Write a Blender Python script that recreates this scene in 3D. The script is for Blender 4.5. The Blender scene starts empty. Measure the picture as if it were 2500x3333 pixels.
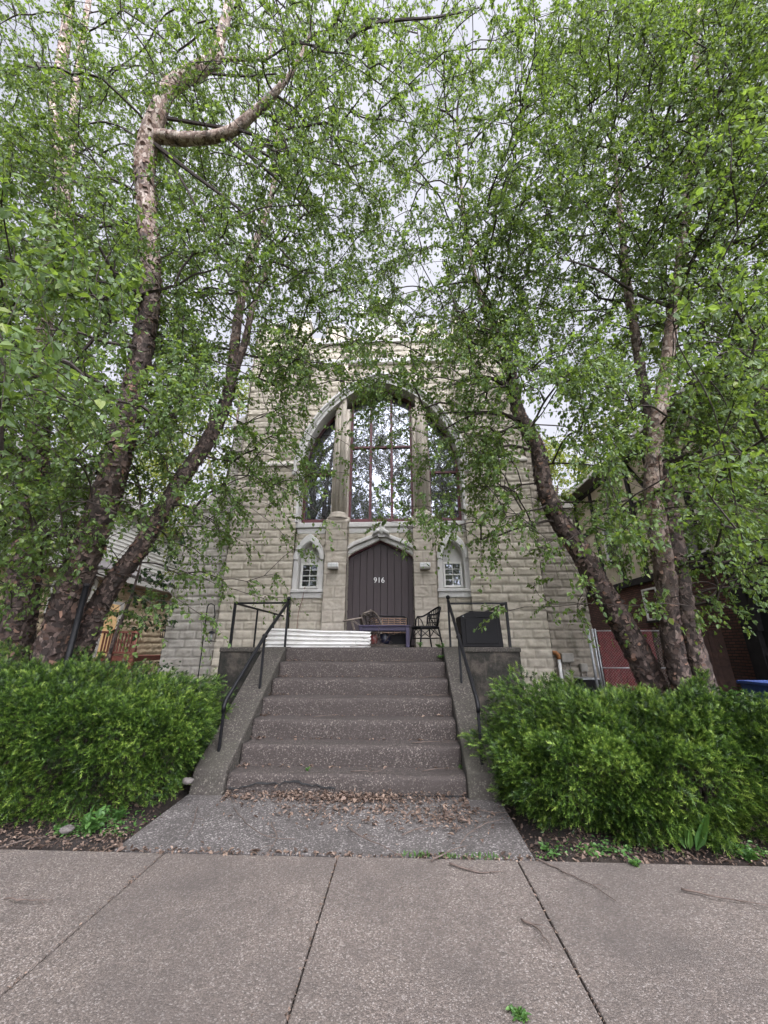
import bpy, math, random
import numpy as np
random.seed(7); rng = np.random.default_rng(7)
R = math.radians
S = bpy.context.scene
COL = S.collection

# ------------------------------------------------------------------ camera geometry
TH, PS, F, H = R(19.3), R(2.6), 1250.0, 1.55
fw = np.array([-math.sin(PS)*math.cos(TH), math.cos(PS)*math.cos(TH), math.sin(TH)])
rt = np.array([math.cos(PS), math.sin(PS), 0.0]); up = np.cross(rt, fw)
CAM = np.array([0, 0, H])
def ray(x, y): return fw*F + rt*(x-1250) + up*(1666.5-y)
def PY(x, y, Y): d = ray(x, y); return CAM + d*Y/d[1]
def PX(x, y, X): d = ray(x, y); return CAM + d*X/d[0]
def PZ(x, y, z): d = ray(x, y); return CAM + d*(z-H)/d[2]
def PD(x, y, dep): return CAM + ray(x, y)*dep/F
def proj(p):
    d = np.asarray(p)-CAM; k = F/(d@fw)
    return 1250+(d@rt)*k, 1666.5-(d@up)*k, d@fw

# ------------------------------------------------------------------ noise
def _hash(ix, iy, iz):
    h = (ix.astype(np.int64)*374761393 + iy.astype(np.int64)*668265263 + iz.astype(np.int64)*2147483647) & 0xffffffff
    h = ((h ^ (h >> 13))*1274126177) & 0xffffffff
    h = ((h ^ (h >> 16))*2246822519) & 0xffffffff
    return ((h ^ (h >> 15)) & 0xffff)/65535.0
def vnoise(p):
    i = np.floor(p); f = p-i; f = f*f*(3-2*f); i = i.astype(np.int64); out = 0
    for a in (0, 1):
        for b in (0, 1):
            for c in (0, 1):
                w = (f[..., 0] if a else 1-f[..., 0])*(f[..., 1] if b else 1-f[..., 1])*(f[..., 2] if c else 1-f[..., 2])
                out = out + w*_hash(i[..., 0]+a, i[..., 1]+b, i[..., 2]+c)
    return out*2-1
def fbm(p, o=4):
    s = 0; a = .5
    for _ in range(o): s = s+a*vnoise(p); p = p*2.03+7.1; a *= .5
    return s
def nrm(v): return v/np.maximum(np.linalg.norm(v, axis=-1, keepdims=True), 1e-9)

# ------------------------------------------------------------------ object helpers
WL = {}
def thing(name, label, cat, loc=(0, 0, 0), group=None, rot=None, kind=None):
    o = bpy.data.objects.new(name, None); COL.objects.link(o)
    o.empty_display_size = .1
    o.location = loc; WL[o.name] = np.array(loc, float)
    if rot: o.rotation_euler = rot
    if label: o['label'] = label
    if cat: o['category'] = cat
    if group: o['group'] = group
    if kind: o['kind'] = kind
    return o
def link(name, me, mats, parent=None, local=False):
    o = bpy.data.objects.new(name, me); COL.objects.link(o)
    for m in (mats if isinstance(mats, (list, tuple)) else [mats]): me.materials.append(m)
    if parent is not None:
        o.parent = parent; WL[o.name] = WL[parent.name]
    else: WL[o.name] = np.zeros(3)
    return o
def tag(o, label=None, cat=None, group=None, kind=None):
    if label: o['label'] = label
    if cat: o['category'] = cat
    if group: o['group'] = group
    if kind: o['kind'] = kind
    return o
def npobj(name, V, Fa, mats, parent=None, local=False, smooth=False, mi=None, attrs=None, loc=None):
    V = np.asarray(V, np.float32).reshape(-1, 3); Fa = np.asarray(Fa, np.int32)
    if parent is not None and not local: V = V-WL[parent.name].astype(np.float32)
    if loc is not None: V = V-np.asarray(loc, np.float32)
    me = bpy.data.meshes.new(name); n, k = Fa.shape
    me.vertices.add(len(V)); me.vertices.foreach_set('co', V.ravel())
    me.loops.add(n*k); me.loops.foreach_set('vertex_index', Fa.ravel())
    me.polygons.add(n); me.polygons.foreach_set('loop_start', np.arange(n, dtype=np.int32)*k)
    me.polygons.foreach_set('use_smooth', np.full(n, bool(smooth)))
    if mi is not None: me.polygons.foreach_set('material_index', np.asarray(mi, np.int32))
    for an, av in (attrs or {}).items():
        a = me.attributes.new(an, 'FLOAT', 'POINT'); a.data.foreach_set('value', np.asarray(av, np.float32))
    me.update(calc_edges=True)
    o = link(name, me, mats, parent)
    if loc is not None: o.location = loc; WL[o.name] = np.asarray(loc, float)
    return o
class MB:
    def __init__(s): s.v = []; s.f = []; s.sm = []
    def add(s, v, f, sm=False):
        b = len(s.v); s.v += [tuple(map(float, p)) for p in v]; s.f += [tuple(i+b for i in q) for q in f]; s.sm += [sm]*len(f); return s
    def box(s, a, b):
        x0, y0, z0 = a; x1, y1, z1 = b
        return s.add([(x0, y0, z0), (x1, y0, z0), (x1, y1, z0), (x0, y1, z0), (x0, y0, z1), (x1, y0, z1), (x1, y1, z1), (x0, y1, z1)],
                     [(0, 3, 2, 1), (4, 5, 6, 7), (0, 1, 5, 4), (1, 2, 6, 5), (2, 3, 7, 6), (3, 0, 4, 7)])
    def bar(s, p, q, w, h=None, upv=(0, 0, 1)):
        h = h or w; p = np.array(p, float); q = np.array(q, float); t = nrm(q-p); u = np.array(upv, float)
        if abs(t@u) > .95: u = np.array([1., 0, 0])
        a = nrm(np.cross(t, u)); b = np.cross(a, t); V = []
        for c in (p, q):
            for i, j in ((-1, -1), (1, -1), (1, 1), (-1, 1)): V.append(c+a*w/2*i+b*h/2*j)
        return s.add(V, [(0, 1, 2, 3), (7, 6, 5, 4), (0, 4, 5, 1), (1, 5, 6, 2), (2, 6, 7, 3), (3, 7, 4, 0)])
    def tube(s, pts, r, n=8, caps=True):
        pts = [np.array(p, float) for p in pts]; m = len(pts)
        r = [r]*m if np.isscalar(r) else r; V = []; u = None
        for i, p in enumerate(pts):
            t = nrm(pts[min(i+1, m-1)]-pts[max(i-1, 0)])
            if u is None: u = np.array([0, 0, 1.]) if abs(t[2]) < .9 else np.array([1., 0, 0])
            a = nrm(np.cross(t, u)); u = np.cross(a, t)
            for k in range(n):
                an = 2*math.pi*k/n; V.append(p+(a*math.cos(an)+u*math.sin(an))*r[i])
        Q = [(i*n+k, i*n+(k+1) % n, (i+1)*n+(k+1) % n, (i+1)*n+k) for i in range(m-1) for k in range(n)]
        s.add(V, Q, True)
        if caps:
            b = len(s.v)-len(V); s.f += [tuple(b+k for k in range(n))[::-1], tuple(b+(m-1)*n+k for k in range(n))]; s.sm += [False]*2
        return s
    def lathe(s, c, prof, n=20):
        c = np.array(c, float); V = []
        for r, z in prof:
            for k in range(n): V.append(c+np.array([r*math.cos(2*math.pi*k/n), r*math.sin(2*math.pi*k/n), z]))
        Q = [(i*n+k, i*n+(k+1) % n, (i+1)*n+(k+1) % n, (i+1)*n+k) for i in range(len(prof)-1) for k in range(n)]
        return s.add(V, Q, True)
    def prism(s, poly, y0, y1):           # polygon in (x, z), extruded along y
        n = len(poly); V = [(x, y0, z) for x, z in poly]+[(x, y1, z) for x, z in poly]
        return s.add(V, [tuple(range(n)), tuple(range(2*n-1, n-1, -1))]+[(i, i+n, (i+1) % n+n, (i+1) % n) for i in range(n)])
    def prismx(s, poly, x0, x1):          # polygon in (y, z), extruded along x
        n = len(poly); V = [(x0, y, z) for y, z in poly]+[(x1, y, z) for y, z in poly]
        return s.add(V, [tuple(range(n))[::-1], tuple(range(n, 2*n))]+[((i+1) % n, (i+1) % n+n, i+n, i) for i in range(n)])
    def band(s, A, B, y0, y1):            # strip between two (x, z) polylines, solid from y0 to y1
        n = len(A); V = []
        for (ax, az), (bx, bz) in zip(A, B): V += [(ax, y0, az), (bx, y0, bz), (bx, y1, bz), (ax, y1, az)]
        Q = []
        for i in range(n-1):
            for k in range(4): Q.append((i*4+k, (i+1)*4+k, (i+1)*4+(k+1) % 4, i*4+(k+1) % 4))
        return s.add(V, Q+[(0, 1, 2, 3), tuple((n-1)*4+k for k in (3, 2, 1, 0))])
    def build(s, name, mat, parent=None, local=False, bevel=0, loc=None, seg=2):
        off = np.zeros(3)
        if parent is not None and not local: off = WL[parent.name]
        if loc is not None: off = np.array(loc, float)
        me = bpy.data.meshes.new(name); me.from_pydata([tuple(np.array(v)-off) for v in s.v], [], s.f)
        me.polygons.foreach_set('use_smooth', s.sm); me.update()
        import bmesh
        bm = bmesh.new(); bm.from_mesh(me); bmesh.ops.recalc_face_normals(bm, faces=bm.faces); bm.to_mesh(me); bm.free()
        o = link(name, me, mat, parent)
        if loc is not None: o.location = loc; WL[o.name] = off
        if bevel:
            m = o.modifiers.new('bevel', 'BEVEL'); m.width = bevel; m.segments = seg; m.limit_method = 'ANGLE'
        return o
def copy_tree(o, parent=None):
    c = o.copy(); COL.objects.link(c)
    if parent is not None: c.parent = parent
    for ch in list(o.children): copy_tree(ch, c)
    WL[c.name] = WL[o.name]
    return c

# ------------------------------------------------------------------ materials
class NT:
    def __init__(s, name):
        s.m = bpy.data.materials.new(name); s.m.use_nodes = True; s.t = s.m.node_tree; s.t.nodes.clear()
        s.out = s.n('ShaderNodeOutputMaterial')
    def n(s, ty, **k):
        q = s.t.nodes.new(ty)
        for a, b in k.items():
            if a in q.inputs: s.set(q.inputs[a], b)
            else: setattr(q, a, b)
        return q
    def set(s, inp, v):
        if hasattr(v, 'is_output'): s.t.links.new(v, inp)
        elif isinstance(v, bpy.types.Node): s.t.links.new(v.outputs[0], inp)
        elif isinstance(v, (tuple, list)) and len(v) == 3 and inp.type == 'RGBA': inp.default_value = (*v, 1)
        else: inp.default_value = v
    def co(s, scale=(1, 1, 1), kind='Object'):
        c = s.n('ShaderNodeTexCoord'); m = s.n('ShaderNodeMapping'); s.t.links.new(c.outputs[kind], m.inputs[0]); m.inputs['Scale'].default_value = scale
        return m.outputs[0]
    def noise(s, v, sc, det=4, ro=.6): return s.n('ShaderNodeTexNoise', Vector=v, Scale=sc, Detail=det, Roughness=ro).outputs[0]
    def vor(s, v, sc, feat='F1'): return s.n('ShaderNodeTexVoronoi', feature=feat, Vector=v, Scale=sc)
    def ramp(s, f, stops, interp='LINEAR'):
        r = s.n('ShaderNodeValToRGB'); s.t.links.new(f, r.inputs[0]); e = r.color_ramp.elements; r.color_ramp.interpolation = interp
        while len(e) < len(stops): e.new(.5)
        for el, (p, c) in zip(e, stops): el.position = p; el.color = (*(c if isinstance(c, tuple) else (c, c, c)), 1)
        return r.outputs[0]
    def mix(s, f, a, b, bt='MIX'):
        m = s.n('ShaderNodeMix', data_type='RGBA', blend_type=bt)
        s.set(m.inputs[0], f); s.set(m.inputs[6], a); s.set(m.inputs[7], b); return m.outputs[2]
    def math(s, op, a, b=0.0):
        m = s.n('ShaderNodeMath', operation=op); s.set(m.inputs[0], a); s.set(m.inputs[1], b); return m.outputs[0]
    def bump(s, h, st=.3, d=.02, nrmin=None):
        b = s.n('ShaderNodeBump', Strength=st, Distance=d, Height=h)
        if nrmin is not None: s.t.links.new(nrmin, b.inputs['Normal'])
        return b.outputs[0]
    def bsdf(s, col, rough=.7, normal=None, **k):
        b = s.n('ShaderNodeBsdfPrincipled'); s.set(b.inputs['Base Color'], col); s.set(b.inputs['Roughness'], rough)
        if normal is not None: s.t.links.new(normal, b.inputs['Normal'])
        for a, v in k.items(): s.set(b.inputs[a.replace('_', ' ')], v)
        return b.outputs[0]
    def done(s, sh): s.t.links.new(sh, s.out.inputs[0]); return s.m

def simple(name, col, rough=.6, var=.25, sc=8, bump=.15, metal=0):
    t = NT(name); v = t.co(); n = t.noise(v, sc, 5); dk = tuple(c*(1-var) for c in col); lt = tuple(min(1, c*(1+var)) for c in col)
    c = t.ramp(n, [(.3, dk), (.7, lt)])
    return t.done(t.bsdf(c, rough, t.bump(t.noise(v, sc*6, 3), bump, .01), Metallic=metal, Specular_IOR_Level=.22 if max(col) < .03 else .5))

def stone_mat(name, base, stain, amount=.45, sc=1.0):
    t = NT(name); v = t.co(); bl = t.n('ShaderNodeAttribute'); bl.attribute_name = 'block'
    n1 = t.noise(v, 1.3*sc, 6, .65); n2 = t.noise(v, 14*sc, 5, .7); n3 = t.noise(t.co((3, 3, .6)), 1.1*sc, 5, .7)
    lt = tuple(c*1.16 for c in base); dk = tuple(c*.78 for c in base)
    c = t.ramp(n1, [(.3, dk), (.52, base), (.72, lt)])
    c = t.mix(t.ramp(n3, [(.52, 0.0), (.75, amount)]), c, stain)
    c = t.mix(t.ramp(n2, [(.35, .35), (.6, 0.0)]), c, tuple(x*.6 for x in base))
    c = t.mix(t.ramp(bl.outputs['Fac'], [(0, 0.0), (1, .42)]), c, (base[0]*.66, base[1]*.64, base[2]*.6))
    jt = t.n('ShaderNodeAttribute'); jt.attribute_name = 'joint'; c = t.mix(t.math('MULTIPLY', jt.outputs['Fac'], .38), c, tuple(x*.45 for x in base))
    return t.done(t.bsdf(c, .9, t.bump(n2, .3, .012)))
M = {}
M['stone'] = stone_mat('church block stone', (.51, .458, .375), (.20, .17, .14), .4)
M['pier_stone'] = stone_mat('church peeling stucco', (.45, .40, .335), (.25, .195, .15), .6)
M['wing_stone'] = stone_mat('weathered grey block', (.43, .40, .35), (.17, .15, .12), .5)
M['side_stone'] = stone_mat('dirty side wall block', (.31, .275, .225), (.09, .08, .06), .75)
M['trim'] = stone_mat('pale painted stone trim', (.60, .585, .56), (.35, .31, .27), .35)
M['plaster'] = simple('niche plaster', (.54, .525, .50), .85, .08, 3)
M['house_stone'] = stone_mat('tan rock faced block', (.56, .46, .31), (.24, .18, .11), .4)

def aggregate(name, base, dark, light, sc, lightamt, stain=(.05, .042, .036), stainamt=.5, patch=.8, slabs=False):
    t = NT(name); v = t.co()
    vo = t.vor(v, sc); big = t.vor(v, sc*.42); n1 = t.noise(v, patch, 6, .62); n2 = t.noise(v, 5, 5, .7)
    w = t.n('ShaderNodeSeparateColor'); t.t.links.new(vo.outputs['Color'], w.inputs[0])
    w2 = t.n('ShaderNodeSeparateColor'); t.t.links.new(big.outputs['Color'], w2.inputs[0])
    cell = t.ramp(w.outputs[0], [(.0, dark), (.38, base), (.8, tuple(min(1, b*1.35) for b in base)), (.93, light)])
    mort = t.math('GREATER_THAN', vo.outputs['Distance'], .55)
    c = t.mix(t.math('MULTIPLY', mort, .55), cell, dark)
    chip = t.math('MULTIPLY', t.math('GREATER_THAN', w2.outputs[1], 1-lightamt), t.math('LESS_THAN', big.outputs['Distance'], .33))
    c = t.mix(t.math('MULTIPLY', chip, .8), c, light)
    c = t.mix(t.ramp(n1, [(.42, 0.0), (.7, stainamt)]), c, stain)
    c = t.mix(t.ramp(n2, [(.45, 0.0), (.75, .35)]), c, stain)
    stv = t.noise(t.co((7, 7, .8)), 1.3, 5, .7); c = t.mix(t.ramp(stv, [(.5, 0.0), (.72, .45)]), c, stain)
    if slabs:
        gi = t.n('ShaderNodeNewGeometry'); c = t.mix(t.math('MULTIPLY', gi.outputs['Random Per Island'], .30), c, tuple(x*.55 for x in base))
    h = t.math('SUBTRACT', t.math('MULTIPLY', n2, .4), vo.outputs['Distance'])
    return t.done(t.bsdf(c, .85, t.bump(h, .5, .006)))
M['walk'] = aggregate('exposed aggregate paving', (.118, .095, .081), (.047, .038, .032), (.25, .22, .20), 120, .03, (.047, .039, .035), .75, 1.1, True)
M['apron'] = aggregate('coarse aggregate apron', (.075, .066, .062), (.034, .030, .028), (.25, .23, .218), 85, .08, (.030, .025, .022), .75, 1.3)
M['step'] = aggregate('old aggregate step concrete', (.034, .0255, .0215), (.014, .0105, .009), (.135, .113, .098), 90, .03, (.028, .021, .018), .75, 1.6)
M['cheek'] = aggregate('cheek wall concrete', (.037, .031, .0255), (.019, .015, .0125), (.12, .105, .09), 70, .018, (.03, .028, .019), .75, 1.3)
def dirty_block():
    t = NT('mossy landing block'); v = t.co(); n = t.noise(v, 2.2, 7, .7); n2 = t.noise(t.co((6, 6, .8)), 1.4, 5, .7)
    c = t.ramp(n, [(.40, (.005, .005, .003)), (.5, (.016, .014, .010)), (.58, (.05, .041, .032)), (.75, (.085, .07, .055))])
    c = t.mix(t.ramp(n2, [(.55, 0.0), (.72, .5)]), c, (.115, .095, .075))
    return t.done(t.bsdf(c, .92, t.bump(t.noise(v, 25, 6, .7), .6, .02)))
M['block'] = dirty_block()
def soil():
    t = NT('dark mulch soil'); v = t.co(); n = t.noise(v, 9, 8, .75); n2 = t.noise(v, 1.1, 4)
    c = t.ramp(n, [(.3, (.006, .004, .003)), (.5, (.020, .013, .010)), (.7, (.05, .031, .023))])
    c = t.mix(t.ramp(n2, [(.5, 0.0), (.75, .4)]), c, (.05, .045, .022))
    return t.done(t.bsdf(c, .95, t.bump(t.noise(v, 38, 8, .8), .9, .03)))
M['soil'] = soil()
M['lawn'] = simple('rough grass ground', (.05, .075, .025), .95, .5, 3, .6)
M['asphalt'] = simple('road asphalt', (.05, .05, .052), .9, .3, 30, .3)
M['black_iron'] = simple('black painted iron', (.005, .005, .006), .5, .5, 25, .12)
M['black_plastic'] = simple('black moulded plastic', (.005, .0046, .0056), .6, .25, 6, .1)
M['maroon'] = simple('maroon sash paint', (.10, .024, .030), .5, .25, 6, .1)
M['white_sash'] = simple('white sash paint', (.62, .61, .58), .5, .1, 6, .05)
M['dark_wood'] = simple('dark brown fence wood', (.045, .022, .016), .8, .5, 6, .4)
M['red_wood'] = simple('red brown deck stain', (.13, .04, .025), .65, .35, 9, .2)
M['dark_timber'] = simple('dark painted timber', (.022, .02, .021), .75, .35, 5, .3)
M['stucco'] = simple('cream stucco', (.46, .41, .31), .92, .15, 4, .5)
M['siding'] = simple('off white siding', (.55, .54, .50), .7, .1, 2, .1)
M['galv'] = simple('galvanised steel', (.38, .39, .40), .45, .25, 12, .15, .6)
M['grey_box'] = simple('grey utility paint', (.26, .245, .215), .7, .2, 8, .2)
M['pvc'] = simple('white plastic pipe', (.60, .60, .58), .5, .12, 8, .1)
M['rust'] = simple('rusty orange fitting', (.28, .12, .04), .8, .4, 14, .3)
M['purple'] = simple('purple paint', (.013, .007, .030), .6, .3, 9, .15)
M['tan_cane'] = simple('tan cane', (.25, .155, .10), .6, .3, 20, .2)
M['grey_cane'] = simple('weathered grey cane', (.16, .13, .105), .7, .5, 20, .3)
M['red_glaze'] = simple('dark red glaze', (.16, .02, .018), .35, .3, 8, .1)
M['blue_glaze'] = simple('navy glaze', (.01, .012, .03), .35, .3, 8, .1)
M['blue_bin'] = simple('blue plastic', (.016, .042, .17), .55, .2, 6, .1)
M['roof'] = simple('grey asphalt shingle', (.13, .12, .115), .9, .3, 14, .5)
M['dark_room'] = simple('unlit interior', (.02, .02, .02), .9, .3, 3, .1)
M['twig'] = simple('dry twig bark', (.075, .055, .045), .9, .4, 14, .4)
M['branch'] = simple('dark birch twig', (.035, .025, .02), .85, .4, 14, .4)
M['dead_leaf'] = None
M['number'] = simple('white number plastic', (.75, .75, .74), .4, .05, 8, .05)
M['rock'] = simple('grey fieldstone', (.075, .066, .060), .9, .35, 8, .6)

def sheet_mat():
    t = NT('white painted corrugated sheet'); v = t.co(); n = t.noise(t.co((.6, 3, 3)), 4, 6, .7)
    c = t.ramp(n, [(.3, (.34, .32, .29)), (.5, (.53, .52, .495)), (.8, (.62, .61, .59))])
    return t.done(t.bsdf(c, .45, t.bump(t.noise(v, 20, 3), .1, .01)))
M['sheet'] = sheet_mat()
def door_mat():
    t = NT('faded plum plank paint'); n = t.noise(t.co((14, 14, .5)), 2.2, 6, .7); n2 = t.noise(t.co(), 1.2, 4)
    c = t.ramp(n, [(.3, (.032, .021, .0225)), (.55, (.048, .033, .035)), (.75, (.066, .048, .049))])
    c = t.mix(t.ramp(n2, [(.45, 0.0), (.7, .4)]), c, (.045, .035, .038))
    return t.done(t.bsdf(c, .62, t.bump(n, .25, .006)))
M['door'] = door_mat()
def glass_mat():
    t = NT('reflective window glass'); n = t.noise(t.co(), 1.6, 2)
    g = t.n('ShaderNodeBsdfGlossy', Roughness=.02); g.inputs[0].default_value = (.50, .53, .60, 1)
    t.t.links.new(t.bump(n, .04, .05), g.inputs['Normal'])
    d = t.n('ShaderNodeBsdfPrincipled'); d.inputs['Base Color'].default_value = (.012, .012, .014, 1); d.inputs['Roughness'].default_value = .3
    fr = t.n('ShaderNodeFresnel', IOR=1.9); f = t.math('ADD', fr.outputs[0], .16)
    mx = t.n('ShaderNodeMixShader'); t.t.links.new(f, mx.inputs[0]); t.t.links.new(d.outputs[0], mx.inputs[1]); t.t.links.new(g.outputs[0], mx.inputs[2])
    return t.done(mx.outputs[0])
M['glass'] = glass_mat()
def brick_mat():
    t = NT('dark red brick'); v = t.co()
    sw = t.n('ShaderNodeSeparateXYZ'); t.t.links.new(v, sw.inputs[0]); cb = t.n('ShaderNodeCombineXYZ')
    t.t.links.new(t.math('ADD', sw.outputs[1], sw.outputs[0]), cb.inputs[0]); t.t.links.new(sw.outputs[2], cb.inputs[1])
    b = t.n('ShaderNodeTexBrick', Vector=cb.outputs[0], Scale=1.0); b.inputs['Brick Width'].default_value = .22; b.inputs['Row Height'].default_value = .075
    b.inputs['Mortar Size'].default_value = .012; b.inputs['Color1'].default_value = (.15, .062, .045, 1); b.inputs['Color2'].default_value = (.075, .033, .026, 1); b.inputs['Mortar'].default_value = (.022, .017, .015, 1)
    c = t.mix(t.ramp(t.noise(v, 2.5, 5), [(.4, 0.0), (.7, .5)]), b.outputs[0], (.05, .028, .022))
    return t.done(t.bsdf(c, .9, t.bump(t.math('SUBTRACT', 1.0, b.outputs['Fac']), .6, .01)))
M['brick'] = brick_mat()
def emit(name, col, st):
    t = NT(name); e = t.n('ShaderNodeEmission', Strength=st); e.inputs[0].default_value = (*col, 1); return t.done(e.outputs[0])
M['lamp_glow'] = emit('warm lamp glow', (1, .50, .16), 3)
M['door_glow'] = emit('warm self-glowing door panel', (1, .66, .34), .2)  # door panel glows by itself, in place of porch lamp light on it

def leaf_mat(name, stops, trans, ratio=.38, rough=.5):
    t = NT(name); g = t.n('ShaderNodeNewGeometry'); c = t.ramp(g.outputs['Random Per Island'], stops)
    n = t.noise(t.co(), 1.7, 3); c = t.mix(t.ramp(n, [(.35, .0), (.7, .35)]), c, tuple(x*.62 for x in stops[1][1]))
    p = t.n('ShaderNodeBsdfPrincipled'); t.set(p.inputs['Base Color'], c); p.inputs['Roughness'].default_value = rough
    p.inputs['Specular IOR Level'].default_value = .45
    tr = t.n('ShaderNodeBsdfTranslucent'); t.set(tr.inputs[0], t.mix(.65, c, trans))
    mx = t.n('ShaderNodeMixShader'); mx.inputs[0].default_value = ratio
    t.t.links.new(p.outputs[0], mx.inputs[1]); t.t.links.new(tr.outputs[0], mx.inputs[2])
    return t.done(mx.outputs[0])
M['leaf'] = leaf_mat('river birch leaf', [(0, (.044, .086, .022)), (.4, (.073, .130, .033)), (.75, (.114, .182, .048)), (.93, (.178, .255, .075)), (1, (.24, .29, .07))], (.25, .36, .035), .45)
M['leaf_far'] = leaf_mat('sunlit far leaf', [(0, (.06, .10, .018)), (.4, (.09, .14, .022)), (.8, (.15, .19, .03)), (1, (.22, .20, .03))], (.34, .36, .03), .5)
M['leaf_dark'] = leaf_mat('dark maple leaf', [(0, (.014, .035, .010)), (.5, (.022, .055, .015)), (.85, (.035, .08, .02)), (1, (.06, .11, .03))], (.06, .13, .02), .3)
M['weed'] = leaf_mat('weed leaf', [(0, (.035, .09, .02)), (.5, (.06, .14, .03)), (.9, (.10, .20, .05)), (1, (.14, .24, .06))], (.16, .30, .04), .35)
def yew_mat():
    t = NT('yew needle'); a = t.n('ShaderNodeAttribute'); a.attribute_name = 'tone'
    c = t.ramp(a.outputs['Fac'], [(0, (.006, .016, .003)), (.32, (.020, .050, .007)), (.62, (.086, .158, .020)), (1, (.25, .34, .06))])
    p = t.n('ShaderNodeBsdfPrincipled'); t.set(p.inputs['Base Color'], c); p.inputs['Roughness'].default_value = .45
    tr = t.n('ShaderNodeBsdfTranslucent'); t.set(tr.inputs[0], c)
    mx = t.n('ShaderNodeMixShader'); mx.inputs[0].default_value = .25
    t.t.links.new(p.outputs[0], mx.inputs[1]); t.t.links.new(tr.outputs[0], mx.inputs[2]); return t.done(mx.outputs[0])
M['yew'] = yew_mat()
M['dead_leaf'] = leaf_mat('dead brown leaf', [(0, (.035, .022, .016)), (.4, (.088, .058, .043)), (.8, (.17, .118, .09)), (1, (.25, .18, .135))], (.2, .1, .05), .15, .7)
def bark():
    t = NT('peeling birch bark'); v0 = t.co((1, 1, .6)); nz_ = t.n('ShaderNodeTexNoise', Vector=v0, Scale=9, Detail=4)
    va = t.n('ShaderNodeVectorMath', operation='SCALE'); t.t.links.new(nz_.outputs['Color'], va.inputs[0]); va.inputs['Scale'].default_value = .13
    vb = t.n('ShaderNodeVectorMath', operation='ADD'); t.t.links.new(v0, vb.inputs[0]); t.t.links.new(va.outputs[0], vb.inputs[1]); v = vb.outputs[0]; a = t.n('ShaderNodeAttribute'); a.attribute_name = 'pale'
    vo = t.vor(v, 21); wob = t.noise(v, 6, 6, .7); w = t.n('ShaderNodeSeparateColor'); t.t.links.new(vo.outputs['Color'], w.inputs[0])
    low = t.ramp(w.outputs[0], [(0, (.024, .017, .014)), (.4, (.062, .043, .036)), (.7, (.105, .075, .064)), (.9, (.17, .122, .103)), (1, (.26, .195, .165))])
    hi = t.ramp(w.outputs[1], [(0, (.10, .06, .045)), (.25, (.26, .18, .145)), (.65, (.42, .32, .265)), (1, (.52, .44, .385))])
    c = t.mix(a.outputs['Fac'], low, hi)
    c = t.mix(t.ramp(wob, [(.50, 0.0), (.64, .85)]), c, (.022, .015, .013))
    de = t.vor(v, 21, 'DISTANCE_TO_EDGE')
    c = t.mix(t.ramp(de.outputs['Distance'], [(.0, .75), (.07, 0.0)]), c, (.02, .014, .012))
    h = t.math('ADD', t.math('MULTIPLY', w.outputs[2], .8), t.math('MULTIPLY', wob, .8))
    return t.done(t.bsdf(c, .85, t.bump(h, .75, .03)))
M['bark'] = bark()
def flake():
    t = NT('peeled bark curl'); g = t.n('ShaderNodeNewGeometry'); a = t.n('ShaderNodeAttribute'); a.attribute_name = 'pale'
    lo = t.ramp(g.outputs['Random Per Island'], [(0, (.022, .015, .012)), (.5, (.07, .045, .037)), (.85, (.15, .10, .082)), (1, (.24, .13, .085))])
    hi = t.ramp(g.outputs['Random Per Island'], [(0, (.07, .035, .025)), (.5, (.17, .10, .072)), (1, (.40, .29, .23))])
    c = t.mix(a.outputs['Fac'], lo, hi); return t.done(t.bsdf(c, .8))
M['flake'] = flake()

# ------------------------------------------------------------------ world, sun, camera
W = bpy.data.worlds.new('World'); S.world = W; W.use_nodes = True
nt = W.node_tree; nt.nodes.clear()
def wn(ty): return nt.nodes.new(ty)
SUN_EL, SUN_AZ = 48, 158      # azimuth clockwise from +Y: behind the camera, a little to its right
sky = wn('ShaderNodeTexSky'); sky.sky_type = 'NISHITA'; sky.sun_disc = False; sky.sun_elevation = R(SUN_EL); sky.sun_rotation = R(SUN_AZ); sky.air_density = 1.3; sky.dust_density = .4
tc = wn('ShaderNodeTexCoord'); nz = wn('ShaderNodeTexNoise'); nz.inputs['Scale'].default_value = 2.6; nz.inputs['Detail'].default_value = 7; nz.inputs['Roughness'].default_value = .6
nt.links.new(tc.outputs['Generated'], nz.inputs['Vector'])
rp = wn('ShaderNodeValToRGB'); rp.color_ramp.elements[0].position = .36; rp.color_ramp.elements[0].color = (.78, .78, .78, 1); rp.color_ramp.elements[1].position = .56; rp.color_ramp.elements[1].color = (1, 1, 1, 1)
nt.links.new(nz.outputs[0], rp.inputs[0])
mx = wn('ShaderNodeMix'); mx.data_type = 'RGBA'; mx.inputs[7].default_value = (10.6, 10.7, 12.0, 1)
nt.links.new(rp.outputs[0], mx.inputs[0]); nt.links.new(sky.outputs[0], mx.inputs[6])
dt = wn('ShaderNodeVectorMath'); dt.operation = 'DOT_PRODUCT'; nt.links.new(tc.outputs['Generated'], dt.inputs[0])
dt.inputs[1].default_value = (math.sin(R(SUN_AZ))*math.cos(R(40)), math.cos(R(SUN_AZ))*math.cos(R(40)), math.sin(R(40)))
gr = wn('ShaderNodeMapRange'); gr.interpolation_type = 'SMOOTHSTEP'; gr.inputs[1].default_value = .55; gr.inputs[2].default_value = 1.0; gr.inputs[3].default_value = .335; gr.inputs[4].default_value = 4.3
nt.links.new(dt.outputs['Value'], gr.inputs[0])
ml = wn('ShaderNodeMix'); ml.data_type = 'RGBA'; ml.blend_type = 'MULTIPLY'; ml.inputs[0].default_value = 1
nt.links.new(mx.outputs[2], ml.inputs[6]); nt.links.new(gr.outputs[0], ml.inputs[7])
bg = wn('ShaderNodeBackground'); bg.inputs[1].default_value = .1; nt.links.new(ml.outputs[2], bg.inputs[0])
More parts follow.
